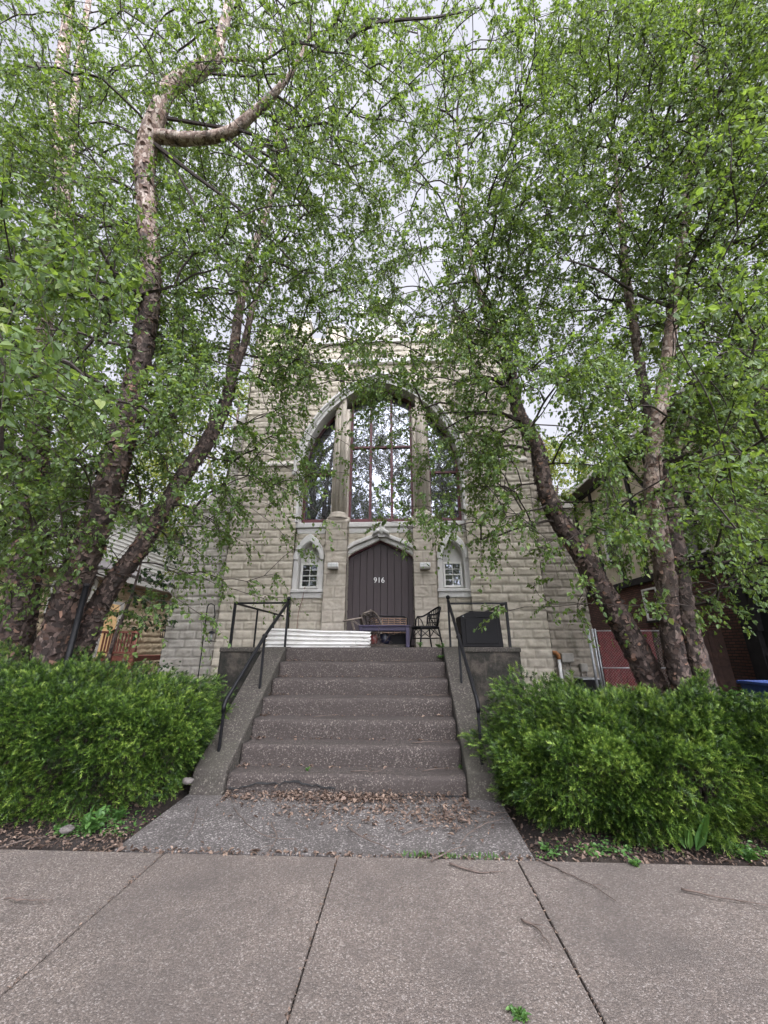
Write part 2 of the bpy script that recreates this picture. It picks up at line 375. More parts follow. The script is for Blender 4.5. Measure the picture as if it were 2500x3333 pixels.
wo = wn('ShaderNodeOutputWorld'); nt.links.new(bg.outputs[0], wo.inputs[0])
sl = bpy.data.lights.new('sun', 'SUN'); sl.energy = 1.5; sl.angle = R(70); sl.color = (1, .95, .87)
so = bpy.data.objects.new('sun', sl); COL.objects.link(so); so.location = (-6, -10, 20)
so.rotation_euler = (R(90-SUN_EL), 0, R(-SUN_AZ+180))
cd = bpy.data.cameras.new('camera'); co = bpy.data.objects.new('camera', cd); COL.objects.link(co)
co.location = CAM; co.rotation_euler = (math.pi/2+TH, 0, PS); cd.sensor_fit = 'VERTICAL'; cd.sensor_height = 36; cd.lens = F/3333*36
cd.clip_start = .05; cd.clip_end = 3000; S.camera = co
S.view_settings.view_transform = 'Standard'; S.view_settings.look = 'None'; S.view_settings.exposure = 1.42
S.cycles.max_bounces = 8; S.cycles.diffuse_bounces = 4; S.cycles.glossy_bounces = 3; S.cycles.transmission_bounces = 4; S.cycles.transparent_max_bounces = 4
S.cycles.use_denoising = True; S.cycles.denoising_prefilter = 'ACCURATE'; S.cycles.use_adaptive_sampling = True; S.cycles.adaptive_threshold = .004
S.cycles.caustics_reflective = False; S.cycles.caustics_refractive = False

# ------------------------------------------------------------------ rock faced walls as height fields
def rock_wall(name, u0, u1, v0, v1, place, mat, parent, hole=None, res=.026, bw=.46, bh=.215, deep=.034, seed=0, mortar=.022):
    nu = int((u1-u0)/res)+2; nv = int((v1-v0)/res)+2
    U, V = np.meshgrid(np.linspace(u0, u1, nu), np.linspace(v0, v1, nv))
    row = np.floor(V/bh); fv = V-row*bh
    jit = _hash(row.astype(np.int64), row.astype(np.int64)*0+seed, row.astype(np.int64)*0)*.3
    uu = U/bw+np.where(row % 2 == 0, 0, .5)+jit; c = np.floor(uu); fu = (uu-c)*bw
    d = np.minimum(np.minimum(fu, bw-fu), np.minimum(fv, bh-fv))
    e = np.clip((d-mortar*.5)/.022, 0, 1); e = e*(2-e)
    rb = _hash(c.astype(np.int64), row.astype(np.int64), np.full_like(row, seed, dtype=np.int64))
    p3 = np.stack([U, V, np.full_like(U, seed*3.7)], -1)
    n = np.abs(fbm(p3*np.array([4.2, 7., 1]), 3)); n2 = fbm(p3*13, 2)
    h = e*(deep*(.55+.35*rb)+deep*1.35*n+.009*n2)+.003*n2
    P = place(U, V, h); idx = np.arange(nu*nv).reshape(nv, nu)
    Q = np.stack([idx[:-1, :-1], idx[:-1, 1:], idx[1:, 1:], idx[1:, :-1]], -1)
    if hole is not None:
        cu = (U[:-1, :-1]+U[1:, 1:])/2; cv = (V[:-1, :-1]+V[1:, 1:])/2
        Q = Q[~hole(cu, cv)]
    Q = Q.reshape(-1, 4)
    us, inv = np.unique(Q, return_inverse=True)
    return npobj(name, P.reshape(-1, 3)[us], inv.reshape(-1, 4), mat, parent, smooth=True, attrs={'joint': (1-e).ravel()[us], 'block': (_hash(c.astype(np.int64)+91, row.astype(np.int64)+17, np.full_like(row, seed, dtype=np.int64))*e).ravel()[us]})
def facing(y): return lambda U, V, h: np.stack([U, y-h, V], -1)
def facing_x(x, s): return lambda U, V, h: np.stack([x+s*h, U, V], -1)

# ------------------------------------------------------------------ the church
XC = -.55
church = thing('church', 'pale rock-faced block church with battlements and a great pointed window', 'church', (XC, 10, .4))
def arc(w, z0, apex, n=26):      # two-centred pointed arch, left spring to right spring
    h = apex-z0; r = (h*h+w*w)/(2*w); c = r-w; out = []
    a1 = math.acos(max(-1, min(1, c/r)))
    for i in range(n+1): a = a1*i/n; out.append((-(r*math.cos(a)-c), z0+r*math.sin(a)))
    return out+[(-x, z) for x, z in out[::-1][1:]]
def arch_z(w, z0, apex):
    h = apex-z0; r = (h*h+w*w)/(2*w); c = r-w
    return lambda x: z0+np.sqrt(np.maximum(r*r-(np.abs(x)+c)**2, 0))
WZ0, WAP, WW = 6.22, 9.26, 2.27
wz = arch_z(WW, WZ0, WAP)
DOOR = [(-.91, 3.57), (-.895, 3.675), (-.86, 3.75), (-.79, 3.825), (-.60, 3.935), (-.30, 4.075), (0, 4.22)]
DOOR = DOOR+[(-x, z) for x, z in DOOR[::-1][1:]]
DX = np.array([p[0] for p in DOOR]); DZ = np.array([p[1] for p in DOOR])
lz = arch_z(.29, 3.72, 4.20)
def pier_hole(U, V):
    a = np.abs(U-XC); return (a < WW+.04) & (V > 4.72) & (V < wz(np.minimum(a, WW))+.02)
def bay_hole(U, V):
    x = U-XC; a = np.abs(x)
    win = (a < WW+.02) & (V > 4.72) & (V < wz(np.minimum(a, WW)))
    dor = (a < .93) & (V < np.interp(x, DX, DZ)+.03)
    nic = (np.abs(a-1.9) < .30) & (V > 2.85) & (V < lz(np.minimum(np.abs(a-1.9), .29))+.02)
    return win | dor | nic
YB, YP, YL = 10.0, 9.89, 9.81
BH = 2.30                      # half width of the recessed bay
TW = 4.06                      # half width of the front
rock_wall('front_wall', XC-BH, XC+BH, .4, 11.0, facing(YB), M['stone'], church, bay_hole, seed=1)
for s in (-1, 1):
    a, b = sorted((XC+s*(BH-.02), XC+s*TW))
    rock_wall('corner_pier', a, b, 6.5, 11.3, facing(YP), M['stone'], church, pier_hole, seed=3+s)
    rock_wall('corner_pier', a, b, .3, 6.5, facing(YL), M['stone'], church, pier_hole, seed=6+s)
    ai, bi = (a+.16, b-.03) if s > 0 else (a+.03, b-.16)
    f = MB().box((ai, YL+.03, .3), (bi, 13.5, 6.5)).box((ai, YP+.03, 6.5), (bi, 13.5, 11.3))
    f.build('pier_core', M['stone'], church)
    c = MB(); c.add([(a-.03, YL-.09, 6.46), (b+.03, YL-.09, 6.46), (b+.03, YP+.02, 6.66), (a-.03, YP+.02, 6.66), (a-.03, YL-.09, 6.40), (b+.03, YL-.09, 6.40), (b+.03, YP+.02, 6.40), (a-.03, YP+.02, 6.40)],
                    [(0, 1, 2, 3), (4, 7, 6, 5), (0, 4, 5, 1), (1, 5, 6, 2), (2, 6, 7, 3), (3, 7, 4, 0)])
    c.build('weathering_course', M['wing_stone'], church, bevel=.01)
    # outer return of the tower
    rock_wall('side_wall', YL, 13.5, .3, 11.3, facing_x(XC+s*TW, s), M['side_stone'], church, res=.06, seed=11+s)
# low side walls stepping out from the front, with sloping caps
for s in (-1, 1):
    yw = 10.15 if s < 0 else 10.5
    x_in = XC+s*(TW-.1); x_out = PY(545, 2030, yw)[0] if s < 0 else PY(1958, 2240, yw)[0]
    x_mid = x_in+s*.55; zt, zm = (8.0, 5.3)
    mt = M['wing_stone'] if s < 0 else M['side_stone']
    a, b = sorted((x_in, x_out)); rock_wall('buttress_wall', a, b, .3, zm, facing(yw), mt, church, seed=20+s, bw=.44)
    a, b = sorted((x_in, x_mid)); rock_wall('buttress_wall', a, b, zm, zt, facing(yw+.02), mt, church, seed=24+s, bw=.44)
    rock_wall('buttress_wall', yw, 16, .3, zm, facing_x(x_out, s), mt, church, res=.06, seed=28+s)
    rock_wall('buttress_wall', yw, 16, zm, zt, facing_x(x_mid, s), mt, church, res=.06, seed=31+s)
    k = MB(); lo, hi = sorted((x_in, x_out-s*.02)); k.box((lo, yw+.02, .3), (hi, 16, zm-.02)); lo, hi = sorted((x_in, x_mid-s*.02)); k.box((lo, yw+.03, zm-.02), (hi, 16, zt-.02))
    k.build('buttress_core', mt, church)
    for (xo, xi, z0, z1) in ((x_out+s*.05, x_mid, zm, zm+.5), (x_mid+s*.05, x_in+s*.1, zt, zt+.45)):
        MB().prism([(xo, z0-.06), (xo, z0+.04), (xi, z1), (xi, z0-.06)], yw-.09, 16).build('sloping_cap', M['wing_stone'], church, bevel=.012)
# nave behind
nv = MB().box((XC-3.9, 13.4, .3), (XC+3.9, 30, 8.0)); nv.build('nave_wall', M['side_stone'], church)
MB().prism([(XC-4.3, 7.9), (XC, 11.2), (XC+4.3, 7.9)], 13.45, 30.3).build('nave_roof', M['roof'], church)
MB().box((XC-BH, YB+.9, .4), (XC+BH, 13.4, 10.95)).build('tower_core', M['dark_room'], church)
# parapet, merlons and the gabled niche
pz = PY(1045, 1095, YP)[2]
MB().box((XC-BH-.02, YB-.03, 10.95), (XC+BH+.02, YB+.5, pz)).build('parapet', M['stone'], church, bevel=.01)
for s in (-1, 1):
    a, b = sorted((XC+s*(BH-.03), XC+s*TW))
    MB().box((a, YP-.02, 11.25), (b, YP+.5, pz)).build('parapet', M['stone'], church, bevel=.01)
    for (o0, o1, y, h) in ((3.42, TW+.02, YP, .50), (2.36, 3.02, YP, .62), (1.22, 1.82, YB, .42)):
        a, b = sorted((XC+s*o0, XC+s*o1)); m = MB().box((a, y-.03, pz-.01), (b, y+.42, pz+h)); mo = m.build('merlon', M['stone'], church, bevel=.012)
        MB().box((a-.04, y-.08, pz+h), (b+.04, y+.46, pz+h+.09)).build('coping', M['trim'], mo, bevel=.02)
MB().band([(x+XC, z) for x, z in ((-BH, 10.02), (BH, 10.02))], [(x+XC, z) for x, z in ((-BH, 10.20), (BH, 10.20))], YB-.13, YB+.05).build('string_course', M['trim'], church, bevel=.025)
MB().band([(x+XC, z) for x, z in ((-BH, 10.86), (BH, 10.86))], [(x+XC, z) for x, z in ((-BH, 11.0), (BH, 11.0))], YB-.1, YB+.05).build('string_course', M['trim'], church, bevel=.02)
gab = MB(); A = arc(.24, 11.9, 12.45, 10); B = [(-.52, 11.1), (-.52, 11.9)]
A2 = [(-.24, 11.1)]+A+[(.24, 11.1)]; B2 = [(-.56, 11.1)]+[(max(-.56, min(.56, x*1.9)), 11.9+(z-11.9)*1.65) for x, z in A]+[(.56, 11.1)]
gab.band([(x+XC, z) for x, z in A2], [(x+XC, z) for x, z in B2], YB-.12, YB+.35)
gb = gab.build('gable_niche', M['trim'], church, bevel=.012)
MB().box((XC-.24, YB+.2, 11.1), (XC+.24, YB+.33, 12.4)).build('niche_back', M['plaster'], gb)
for s in (-1, 1):
    MB().box((XC+s*.64-.085, YB-.1, 11.02), (XC+s*.64+.085, YB+.2, 12.2)).add([(XC+s*.64-.11, YB-.13, 12.2), (XC+s*.64+.11, YB-.13, 12.2), (XC+s*.64+.11, YB+.23, 12.2), (XC+s*.64-.11, YB+.23, 12.2), (XC+s*.64, YB+.05, 12.75)],
        [(0, 1, 4), (1, 2, 4), (2, 3, 4), (3, 0, 4), (3, 2, 1, 0)]).build('pinnacle', M['trim'], gb)
MB().lathe((XC, YB+.1, 12.78), [(.05, 0), (.09, .06), (.05, .13), (.11, .22), (.07, .3), (.0, .36)], 10).build('finial', M['trim'], gb)
# great window
A = arc(WW-.02, WZ0, WAP-.02); jl = [(-WW+.02, 4.74)]; jr = [(WW-.02, 4.74)]
o1 = [(-WW-.10, 4.74)]+arc(WW+.10, WZ0, WAP+.13)+[(WW+.10, 4.74)]; A1 = jl+A+jr
sh = lambda L: [(x+XC, z) for x, z in L]
MB().band(sh(A1), sh(o1), YL-.02, YB+.42).build('window_reveal', M['trim'], church)
MB().band(sh(arc(WW+.09, WZ0-.1, WAP+.13)), sh(arc(WW+.23, WZ0-.1, WAP+.34)), YL-.07, YB+.06).build('window_hood', M['trim'], church, bevel=.02)
MB().band(sh(arc(WW+.14, WZ0-.1, WAP+.20)), sh(arc(WW+.19, WZ0-.1, WAP+.28)), YL-.12, YL-.06).build('window_hood', M['trim'], church, bevel=.02)
MB().box((XC-WW-.06, YB-.10, 4.60), (XC+WW+.06, YB+.35, 4.75)).build('window_sill', M['trim'], church, bevel=.025)
MB().box((XC-WW-.02, YB-.05, 4.44), (XC+WW+.02, YB+.1, 4.60)).build('window_sill', M['trim'], church, bevel=.03)
YG = YB+.30
def light(x0, x1, ncol, zt, parts_name):
    xs = np.linspace(x0, x1, 18); top = [(x, float(wz(abs(x)))-.03) for x in xs]
    top = [(x, max(z, 4.9)) for x, z in top]
    w = thing(parts_name, None, None, (0, 0, 0)); bpy.data.objects.remove(w)
    fr = MB(); t = .07
    outer = [(x0, 4.75)]+top+[(x1, 4.75)]; cx = (x0+x1)/2; inner = []
    for x, z in outer:
        xi = min(max(x, x0+t), x1-t); zi = float(wz(abs(xi)))-.03-t*1.1
        inner.append((xi, max(min(z, zi), 4.75)))
    fr.band(sh(inner), sh(outer), YG-.09, YG+.06)
    f = fr.build('window', M['maroon'], church, bevel=.006)
    MB().box((XC+x0+.07, YG-.11, 4.752), (XC+x1-.07, YG+.05, 4.93)).build('bottom_rail', M['maroon'], f, bevel=.01)
    for i in range(1, ncol):
        x = x0+(x1-x0)*i/ncol; MB().box((XC+x-.035, YG-.07, 4.92), (XC+x+.035, YG+.04, float(wz(abs(x)))-.06)).build('mullion', M['maroon'], f, bevel=.008)
    zz = float(wz(abs(x0)))
    MB().box((XC+x0+.05, YG-.05, zt-.035), (XC+x1-.05, YG+.03, zt+.035)).build('transom', M['maroon'], f, bevel=.008)
    MB().prism(sh([(x0+.03, 4.9)]+[(min(max(x, x0+.03), x1-.03), z-.05) for x, z in top]+[(x1-.03, 4.9)]), YG, YG+.012).build('pane', M['glass'], f)
light(-.93, .93, 3, 7.22, 'window'); light(-2.25, -1.36, 1, 6.35, 'window'); light(1.36, 2.25, 1, 6.35, 'window')
# clustered shafts between the lights, on the door piers
for s in (-1, 1):
    c = MB(); xm = XC+s*1.155
    c.box((xm-.235, YB+.02, 4.85), (xm+.235, YB+.36, float(wz(1.4))+.02))
    for dx, yy, r, z1 in ((-.15, YB-.02, .062, 8.35), (-.05, YB-.09, .075, 10.03), (.06, YB-.06, .06, 8.75), (.15, YB-.01, .055, 8.75)):
        c.tube([(xm+s*dx, yy, 4.95), (xm+s*dx, yy, z1)], r, 12)
    sf = c.build('clustered_shaft', M['pier_stone'], church)
    for zz in (5.5, 6.1, 6.7, 7.3, 7.9):
        pass
    MB().lathe((xm, YB-.03, 4.83), [(.30, 0), (.30, .05), (.24, .09), (.26, .13), (.21, .18)], 18).build('shaft_base', M['pier_stone'], sf)
    p = MB().box((xm-.28, YL-.05, .4), (xm+.28, YB+.3, 4.72)); 
    po = None
    rock_wall('door_pier', xm-.285, xm+.285, .4, 4.74, facing(YL-.03), M['pier_stone'], church, bw=.62, bh=.30, deep=.018, seed=40+s, mortar=.008, res=.02)
    for e in (-1, 1): rock_wall('door_pier', YL-.03, YB+.3, .4, 4.74, facing_x(xm+e*.285, e), M['pier_stone'], church, bw=.62, bh=.30, deep=.014, seed=44+s+e, mortar=.008, res=.02)
    MB().prismx([(YL-.06, 4.70), (YL-.06, 4.76), (YB-.02, 4.92), (YB+.1, 4.92), (YB+.1, 4.70)], xm-.31, xm+.31).build('pier_cap', M['pier_stone'], church, bevel=.012)
# door
dm = MB(); nP = 10; w = 1.82/nP
for i in range(nP):
    a = -.91+i*w+.004; b = a+w-.008
    xs = [a]+[x for x in DX if a < x < b]+[b]
    dm.prism(sh([(a, 1.57)]+[(x, float(np.interp(x, DX, DZ))) for x in xs]+[(b, 1.57)]), YB+.13, YB+.19)
door = dm.build('door', M['door'], church, bevel=.005)
MB().prism(sh([(-.91, 1.57)]+DOOR+[(.91, 1.57)]), YB+.165, YB+.24).build('door_backing', M['dark_room'], door)
MB().band(sh([(-.905, 1.56)]+DOOR+[(.905, 1.56)]), sh([(-.965, 1.56)]+[(x*1.06, z+.045) for x, z in DOOR]+[(.965, 1.56)]), YB+.05, YB+.3).build('door_frame', M['maroon'], door, bevel=.008)
fc = bpy.data.curves.new('house_number', 'FONT'); fc.body = '916'; fc.size = .20; fc.extrude = .008; fc.align_x = 'CENTER'; fc.align_y = 'CENTER'
tmp = bpy.data.objects.new('tmp', fc); COL.objects.link(tmp); dg = bpy.context.evaluated_depsgraph_get(); me = bpy.data.meshes.new_from_object(tmp.evaluated_get(dg)); bpy.data.objects.remove(tmp)
me.materials.clear(); me.name = 'house_number'
nb = link('house_number', me, M['number'], door); npos = PY(1234, 1889, YB+.12); nb.location = np.array([npos[0], YB+.121, npos[2]])-WL[door.name]; nb.rotation_euler = (math.pi/2, 0, 0)
tag(nb, 'white number 916')
hi = [(-.95, 3.46)]+[(x*1.045, z+.035) for x, z in DOOR]+[(.95, 3.46)]
h2 = [(-1.08, 3.46)]+[(x*1.15, z+.145) for x, z in DOOR]+[(1.08, 3.46)]
h3 = [(-1.17, 3.46)]+[(x*1.24, z+.25) for x, z in DOOR]+[(1.17, 3.46)]
cl = lambda L, m: [(max(-m, min(m, x)), z) for x, z in L]
MB().band(sh(cl(hi, .87)[2:-2]), sh(cl(h2, .87)[2:-2]), YB-.05, YB+.2).build('door_hood', M['trim'], church, bevel=.012)
MB().band(sh(cl(h2, .868)[2:-2]), sh(cl(h3, .868)[2:-2]), YB-.14, YB+.1).build('door_hood', M['trim'], church, bevel=.025)
# carved keystone over the door
k = MB(); k.lathe((XC+.03, YB-.2, 4.36), [(.02, 0), (.06, .05), (.085, .12), (.055, .18), (.07, .22), (.085, .27), (.04, .32), (0, .34)], 9)
k.box((XC-.06, YB-.18, 4.30), (XC+.12, YB+.05, 4.72)).tube([(XC+.03, YB-.2, 4.5), (XC-.14, YB-.22, 4.42), (XC-.2, YB-.16, 4.34)], [.07, .055, .02], 7).tube([(XC+.03, YB-.2, 4.5), (XC+.19, YB-.22, 4.40), (XC+.24, YB-.16, 4.32)], [.07, .055, .02], 7)
k.build('carved_keystone', M['trim'], church)
# lancet niches with small sash windows
for s in (-1, 1):
    cx = XC+s*1.9; q = lambda L: [(x+cx, z) for x, z in L]
    MB().band(q([(-.28, 2.9)]+arc(.28, 3.72, 4.19, 12)+[(.28, 2.9)]), q([(-.405, 2.9)]+arc(.405, 3.72, 4.42, 12)+[(.405, 2.9)]), YB-.055, YB+.28).build('niche_surround', M['plaster'], church)
    MB().band(q(arc(.30, 3.72, 4.22, 12)), q(arc(.42, 3.72, 4.44, 12)), YB-.10, YB+.0).build('niche_hood', M['trim'], church, bevel=.02)
    MB().prism(q([(-.31, 2.88)]+arc(.31, 3.70, 4.22, 12)+[(.31, 2.88)]), YB+.21, YB+.26).build('niche_back', M['plaster'], church)
    MB().box((cx-.45, YB-.13, 2.86), (cx+.45, YB+.25, 2.94)).box((cx-.42, YB-.08, 2.72), (cx+.42, YB+.02, 2.86)).build('niche_sill', M['trim'], church, bevel=.015)
    wf = MB(); a, b, z0, z1 = cx-.245, cx+.245, 3.00, 3.67
    wf.box((a, YB+.13, z0), (a+.05, YB+.205, z1)).box((b-.05, YB+.13, z0), (b, YB+.205, z1)).box((a+.05, YB+.13, z1-.05), (b-.05, YB+.205, z1)).box((a+.05, YB+.125, z0), (b-.05, YB+.205, z0+.055))
    wf.box((a+.05, YB+.14, (z0+z1)/2-.016), (b-.05, YB+.2, (z0+z1)/2+.016))
    wo_ = wf.build('window', M['white_sash'], church, bevel=.006)
    MB().box((a+.05, YB+.172, z0+.05), (b-.05, YB+.178, z1-.05)).build('pane', M['glass'], wo_)
    g = MB(); g.box((cx-.008, YB+.16, z0+.055), (cx+.008, YB+.17, z1-.05))
    for zz in (z0+.20, z1-.185): g.box((a+.05, YB+.158, zz-.007), (b-.05, YB+.168, zz+.007))
    g.build('glazing_bar', M['white_sash'], wo_)

# wall lights beside the door
for px, lab in ((1084, 'box shaped wall light on the pier left of the plum door'), (1384, 'box shaped wall light on the pier right of the plum door')):
    p = PY(px, 1842, YL-.2); t = thing('wall_light', lab, 'wall light', (p[0], YL-.07, p[2]), 'wall lights flanking the door')
    MB().box((p[0]-.13, YL-.26, p[2]-.085), (p[0]+.13, YL-.12, p[2]-.03)).box((p[0]-.05, YL-.13, p[2]-.06), (p[0]+.05, YL-.02, p[2]+.04)).build('housing', M['grey_box'], t, bevel=.012)
    MB().prismx([(YL-.26, p[2]-.03), (YL-.24, p[2]+.08), (YL-.14, p[2]+.09), (YL-.12, p[2]-.03)], p[0]-.13, p[0]+.13).build('lens', M['pvc'], t, bevel=.012)
    g = MB()
    for i in range(4): x = p[0]-.11+i*.073; g.bar((x, YL-.268, p[2]-.03), (x, YL-.248, p[2]+.08), .006)
    g.bar((p[0]-.115, YL-.262, p[2]+.02), (p[0]+.115, YL-.262, p[2]+.02), .006); g.build('guard_grille', M['galv'], t)
# cable from the left niche window
p0 = PY(992, 1912, YB-.12); p1 = PY(972, 1990, YB-.10); p2 = PY(967, 2040, YB-.12)
c = MB().tube([p0+np.array([0, .1, .03]), p0, (p0+p1)/2+np.array([.02, 0, 0]), p1, p2, p2+np.array([-.01, 0, -.45])], .008, 6)
tag(c.build('cable', M['red_wood'], None, loc=tuple(p2)), 'thin brown cable hanging from the left niche window down the wall', 'cable')

# ------------------------------------------------------------------ ground, paving, steps
def ground_z(X, Y):
    t = np.clip((Y-3.78)/3.4, 0, 1); z = -.02+.47*t*t*(3-2*t)
    m = np.clip(np.minimum(X+2.75, 1.4-X)/.35, 0, 1)*np.clip((7.2-Y)/.4, 0, 1)
    return np.where(m > 0, z*(1-m)-.08*m, z)
gx = np.unique(np.concatenate([np.linspace(-90, -12, 14), np.arange(-12, 12.01, .12), np.linspace(12, 90, 14)]))
gy = np.unique(np.concatenate([[-90, -40, -12, -5, 0, 2, 3.3, 3.7], np.arange(3.72, 9, .09), np.arange(9, 14, .5), np.linspace(14, 120, 16)]))
GX, GY = np.meshgrid(gx, gy); GZ = ground_z(GX, GY)
GZ = np.where(GY < 3.73, -.09, GZ+np.where((GY > 3.8), .035*fbm(np.stack([GX*3, GY*3, GX*0], -1), 4), 0))
idx = np.arange(GX.size).reshape(GX.shape); Q = np.stack([idx[:-1, :-1], idx[:-1, 1:], idx[1:, 1:], idx[1:, :-1]], -1).reshape(-1, 4)
g = npobj('ground', np.stack([GX, GY, GZ], -1), Q, M['soil'], smooth=True); g['kind'] = 'structure'
far = MB().box((-1500, -1500, -.6), (1500, 1500, -.45)).build('distant_ground', M['lawn']); far['kind'] = 'structure'
def slab_mesh(mb, x0, x1, y0, y1, z, th=.1, jz=.0):
    mb.add([(x0, y0, z-th), (x1, y0, z-th), (x1, y1, z-th), (x0, y1, z-th), (x0, y0, z), (x1, y0, z), (x1, y1, z+jz), (x0, y1, z+jz)],
           [(0, 3, 2, 1), (4, 5, 6, 7), (0, 1, 5, 4), (1, 2, 6, 5), (2, 3, 7, 6), (3, 0, 4, 7)])
sw = MB(); js = [.855+1.385*i for i in range(-16, 16) if i != 1]
for i in range(len(js)-1):
    for (y0, y1) in ((-.62, .72), (.738, 2.12), (2.138, 3.705)):
        dz = random.uniform(-.004, .004); slab_mesh(sw, js[i]+.005, js[i+1]-.005, y0, y1, dz)
sw = sw.build('sidewalk', M['walk'], bevel=.008); sw['kind'] = 'structure'
ap = MB(); slab_mesh(ap, -2.36, 1.0, 3.735, 4.93, .0, .1, .035)
ap = ap.build('path', M['apron'], bevel=.012); ap['kind'] = 'structure'
rd = MB().box((-60, -12, -.25), (60, -3.2, -.10)).build('road', M['asphalt']); rd['kind'] = 'structure'
vg = MB().box((-60, -3.0, -.2), (60, -.64, -.02)).build('verge', M['lawn']); vg['kind'] = 'structure'
kb = MB().box((-60, -3.2, -.25), (60, -3.0, .02)).build('kerb', M['grey_box'], bevel=.02); kb['kind'] = 'structure'

LZ = 1.535; NS = 7; RS = LZ/NS; Y0 = 4.90; TR = (6.80-Y0)/6
SX0, SX1 = -1.955, .66
steps = thing('front_steps', 'seven worn brown aggregate steps between sloping cheek walls up to a landing', 'steps', (XC-.1, Y0, 0))
def noisy_box(name, x0, x1, y0, y1, z0, z1, mat, parent, seed, res=.045, amp=.012, rad=.03, nose=True):
    # front and top faces of a worn step as one rounded, bumpy sheet
    prof = [(y0, z) for z in np.arange(z0, z1-rad, res*.6)]
    for a in np.linspace(0, math.pi/2, 6): prof.append((y0+rad-rad*math.cos(a), z1-rad+rad*math.sin(a)))
    prof += [(y, z1) for y in np.arange(y0+rad+res*.6, y1, res*.6)]+[(y1, z1)]
    prof = np.array(prof); xs = np.linspace(x0, x1, int((x1-x0)/res)+2); nP_, nX = len(prof), len(xs)
    P = np.zeros((nP_, nX, 3)); P[..., 0] = xs[None]; P[..., 1] = prof[:, 0:1]; P[..., 2] = prof[:, 1:2]
    n = fbm(P*4+seed*5.3, 4)*amp*1.3; wear = np.abs(fbm(np.stack([P[..., 0]*2.3+seed, P[..., 0]*0, P[..., 0]*0], -1), 4))
    edge = np.exp(-((P[..., 1]-y0)**2+(P[..., 2]-z1)**2)/.0016)
    P[..., 1] += n*.6+edge*wear*.035; P[..., 2] += n*.6-edge*wear*.03
    idx = np.arange(nP_*nX).reshape(nP_, nX); Q = np.stack([idx[:-1, :-1], idx[:-1, 1:], idx[1:, 1:], idx[1:, :-1]], -1).reshape(-1, 4)
    # closing sides and base
    V = P.reshape(-1, 3); b = len(V); extra = []; Fq = []
    for col in (0, nX-1):
        s0 = len(V)+len(extra)
        for r_ in range(nP_): extra.append((xs[col], prof[r_, 0], z0-.02) if True else None)
        for r_ in range(nP_-1):
            q = (idx[r_, col], s0+r_, s0+r_+1, idx[r_+1, col]); Fq.append(q if col else q[::-1])
    return npobj(name, np.vstack([V, np.array(extra)]), np.vstack([Q, np.array(Fq)]), mat, parent, smooth=True)
for i in range(NS):
    y0 = Y0+i*TR; last = i == NS-1
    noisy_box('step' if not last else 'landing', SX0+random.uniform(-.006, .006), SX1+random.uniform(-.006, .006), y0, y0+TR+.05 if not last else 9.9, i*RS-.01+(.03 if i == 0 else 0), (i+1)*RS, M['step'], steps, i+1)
for (x0, x1, s) in ((-2.345, SX0-.012, 1), (SX1+.012, 1.005, 2)):
    prof = [(Y0-.07, .0), (Y0-.02, .26), (6.78, LZ+.005), (7.25, LZ+.012), (7.25, .2), (Y0+.2, -.05)]
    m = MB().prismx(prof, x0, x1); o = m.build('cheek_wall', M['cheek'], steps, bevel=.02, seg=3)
for x0, x1, s in ((-3.10, -2.36, 1), (1.02, 1.93, 2)):
    noisy_box('landing_block', x0, x1, 6.82, 9.95, .1, LZ-.005, M['block'], steps, 20+s, amp=.022, rad=.025)
    MB().box((x0-.012, 6.795, LZ-.075), (x1+.02, 6.90, LZ+.004)).build('coping', M['cheek'], steps, bevel=.018)
# crack in the bottom riser
cx = np.linspace(-1.93, -.75, 24); cz = .085+.05*np.sin((cx+1.9)*2.4)+.02*np.array([random.uniform(-1, 1) for _ in cx])
k = MB(); kk = [(x, z) for x, z in zip(cx, cz)]
k.band(kk, [(x, z+random.uniform(.006, .018)) for x, z in kk], Y0-.016, Y0+.03).build('crack', M['dark_room'], steps)
kk = [(x, .034+.004*random.random()) for x in np.linspace(-.6, .68, 20)]
MB().band(kk, [(x, z+.008+.006*random.random()) for x, z in kk], Y0-.014, Y0+.03).build('crack', M['dark_room'], steps)

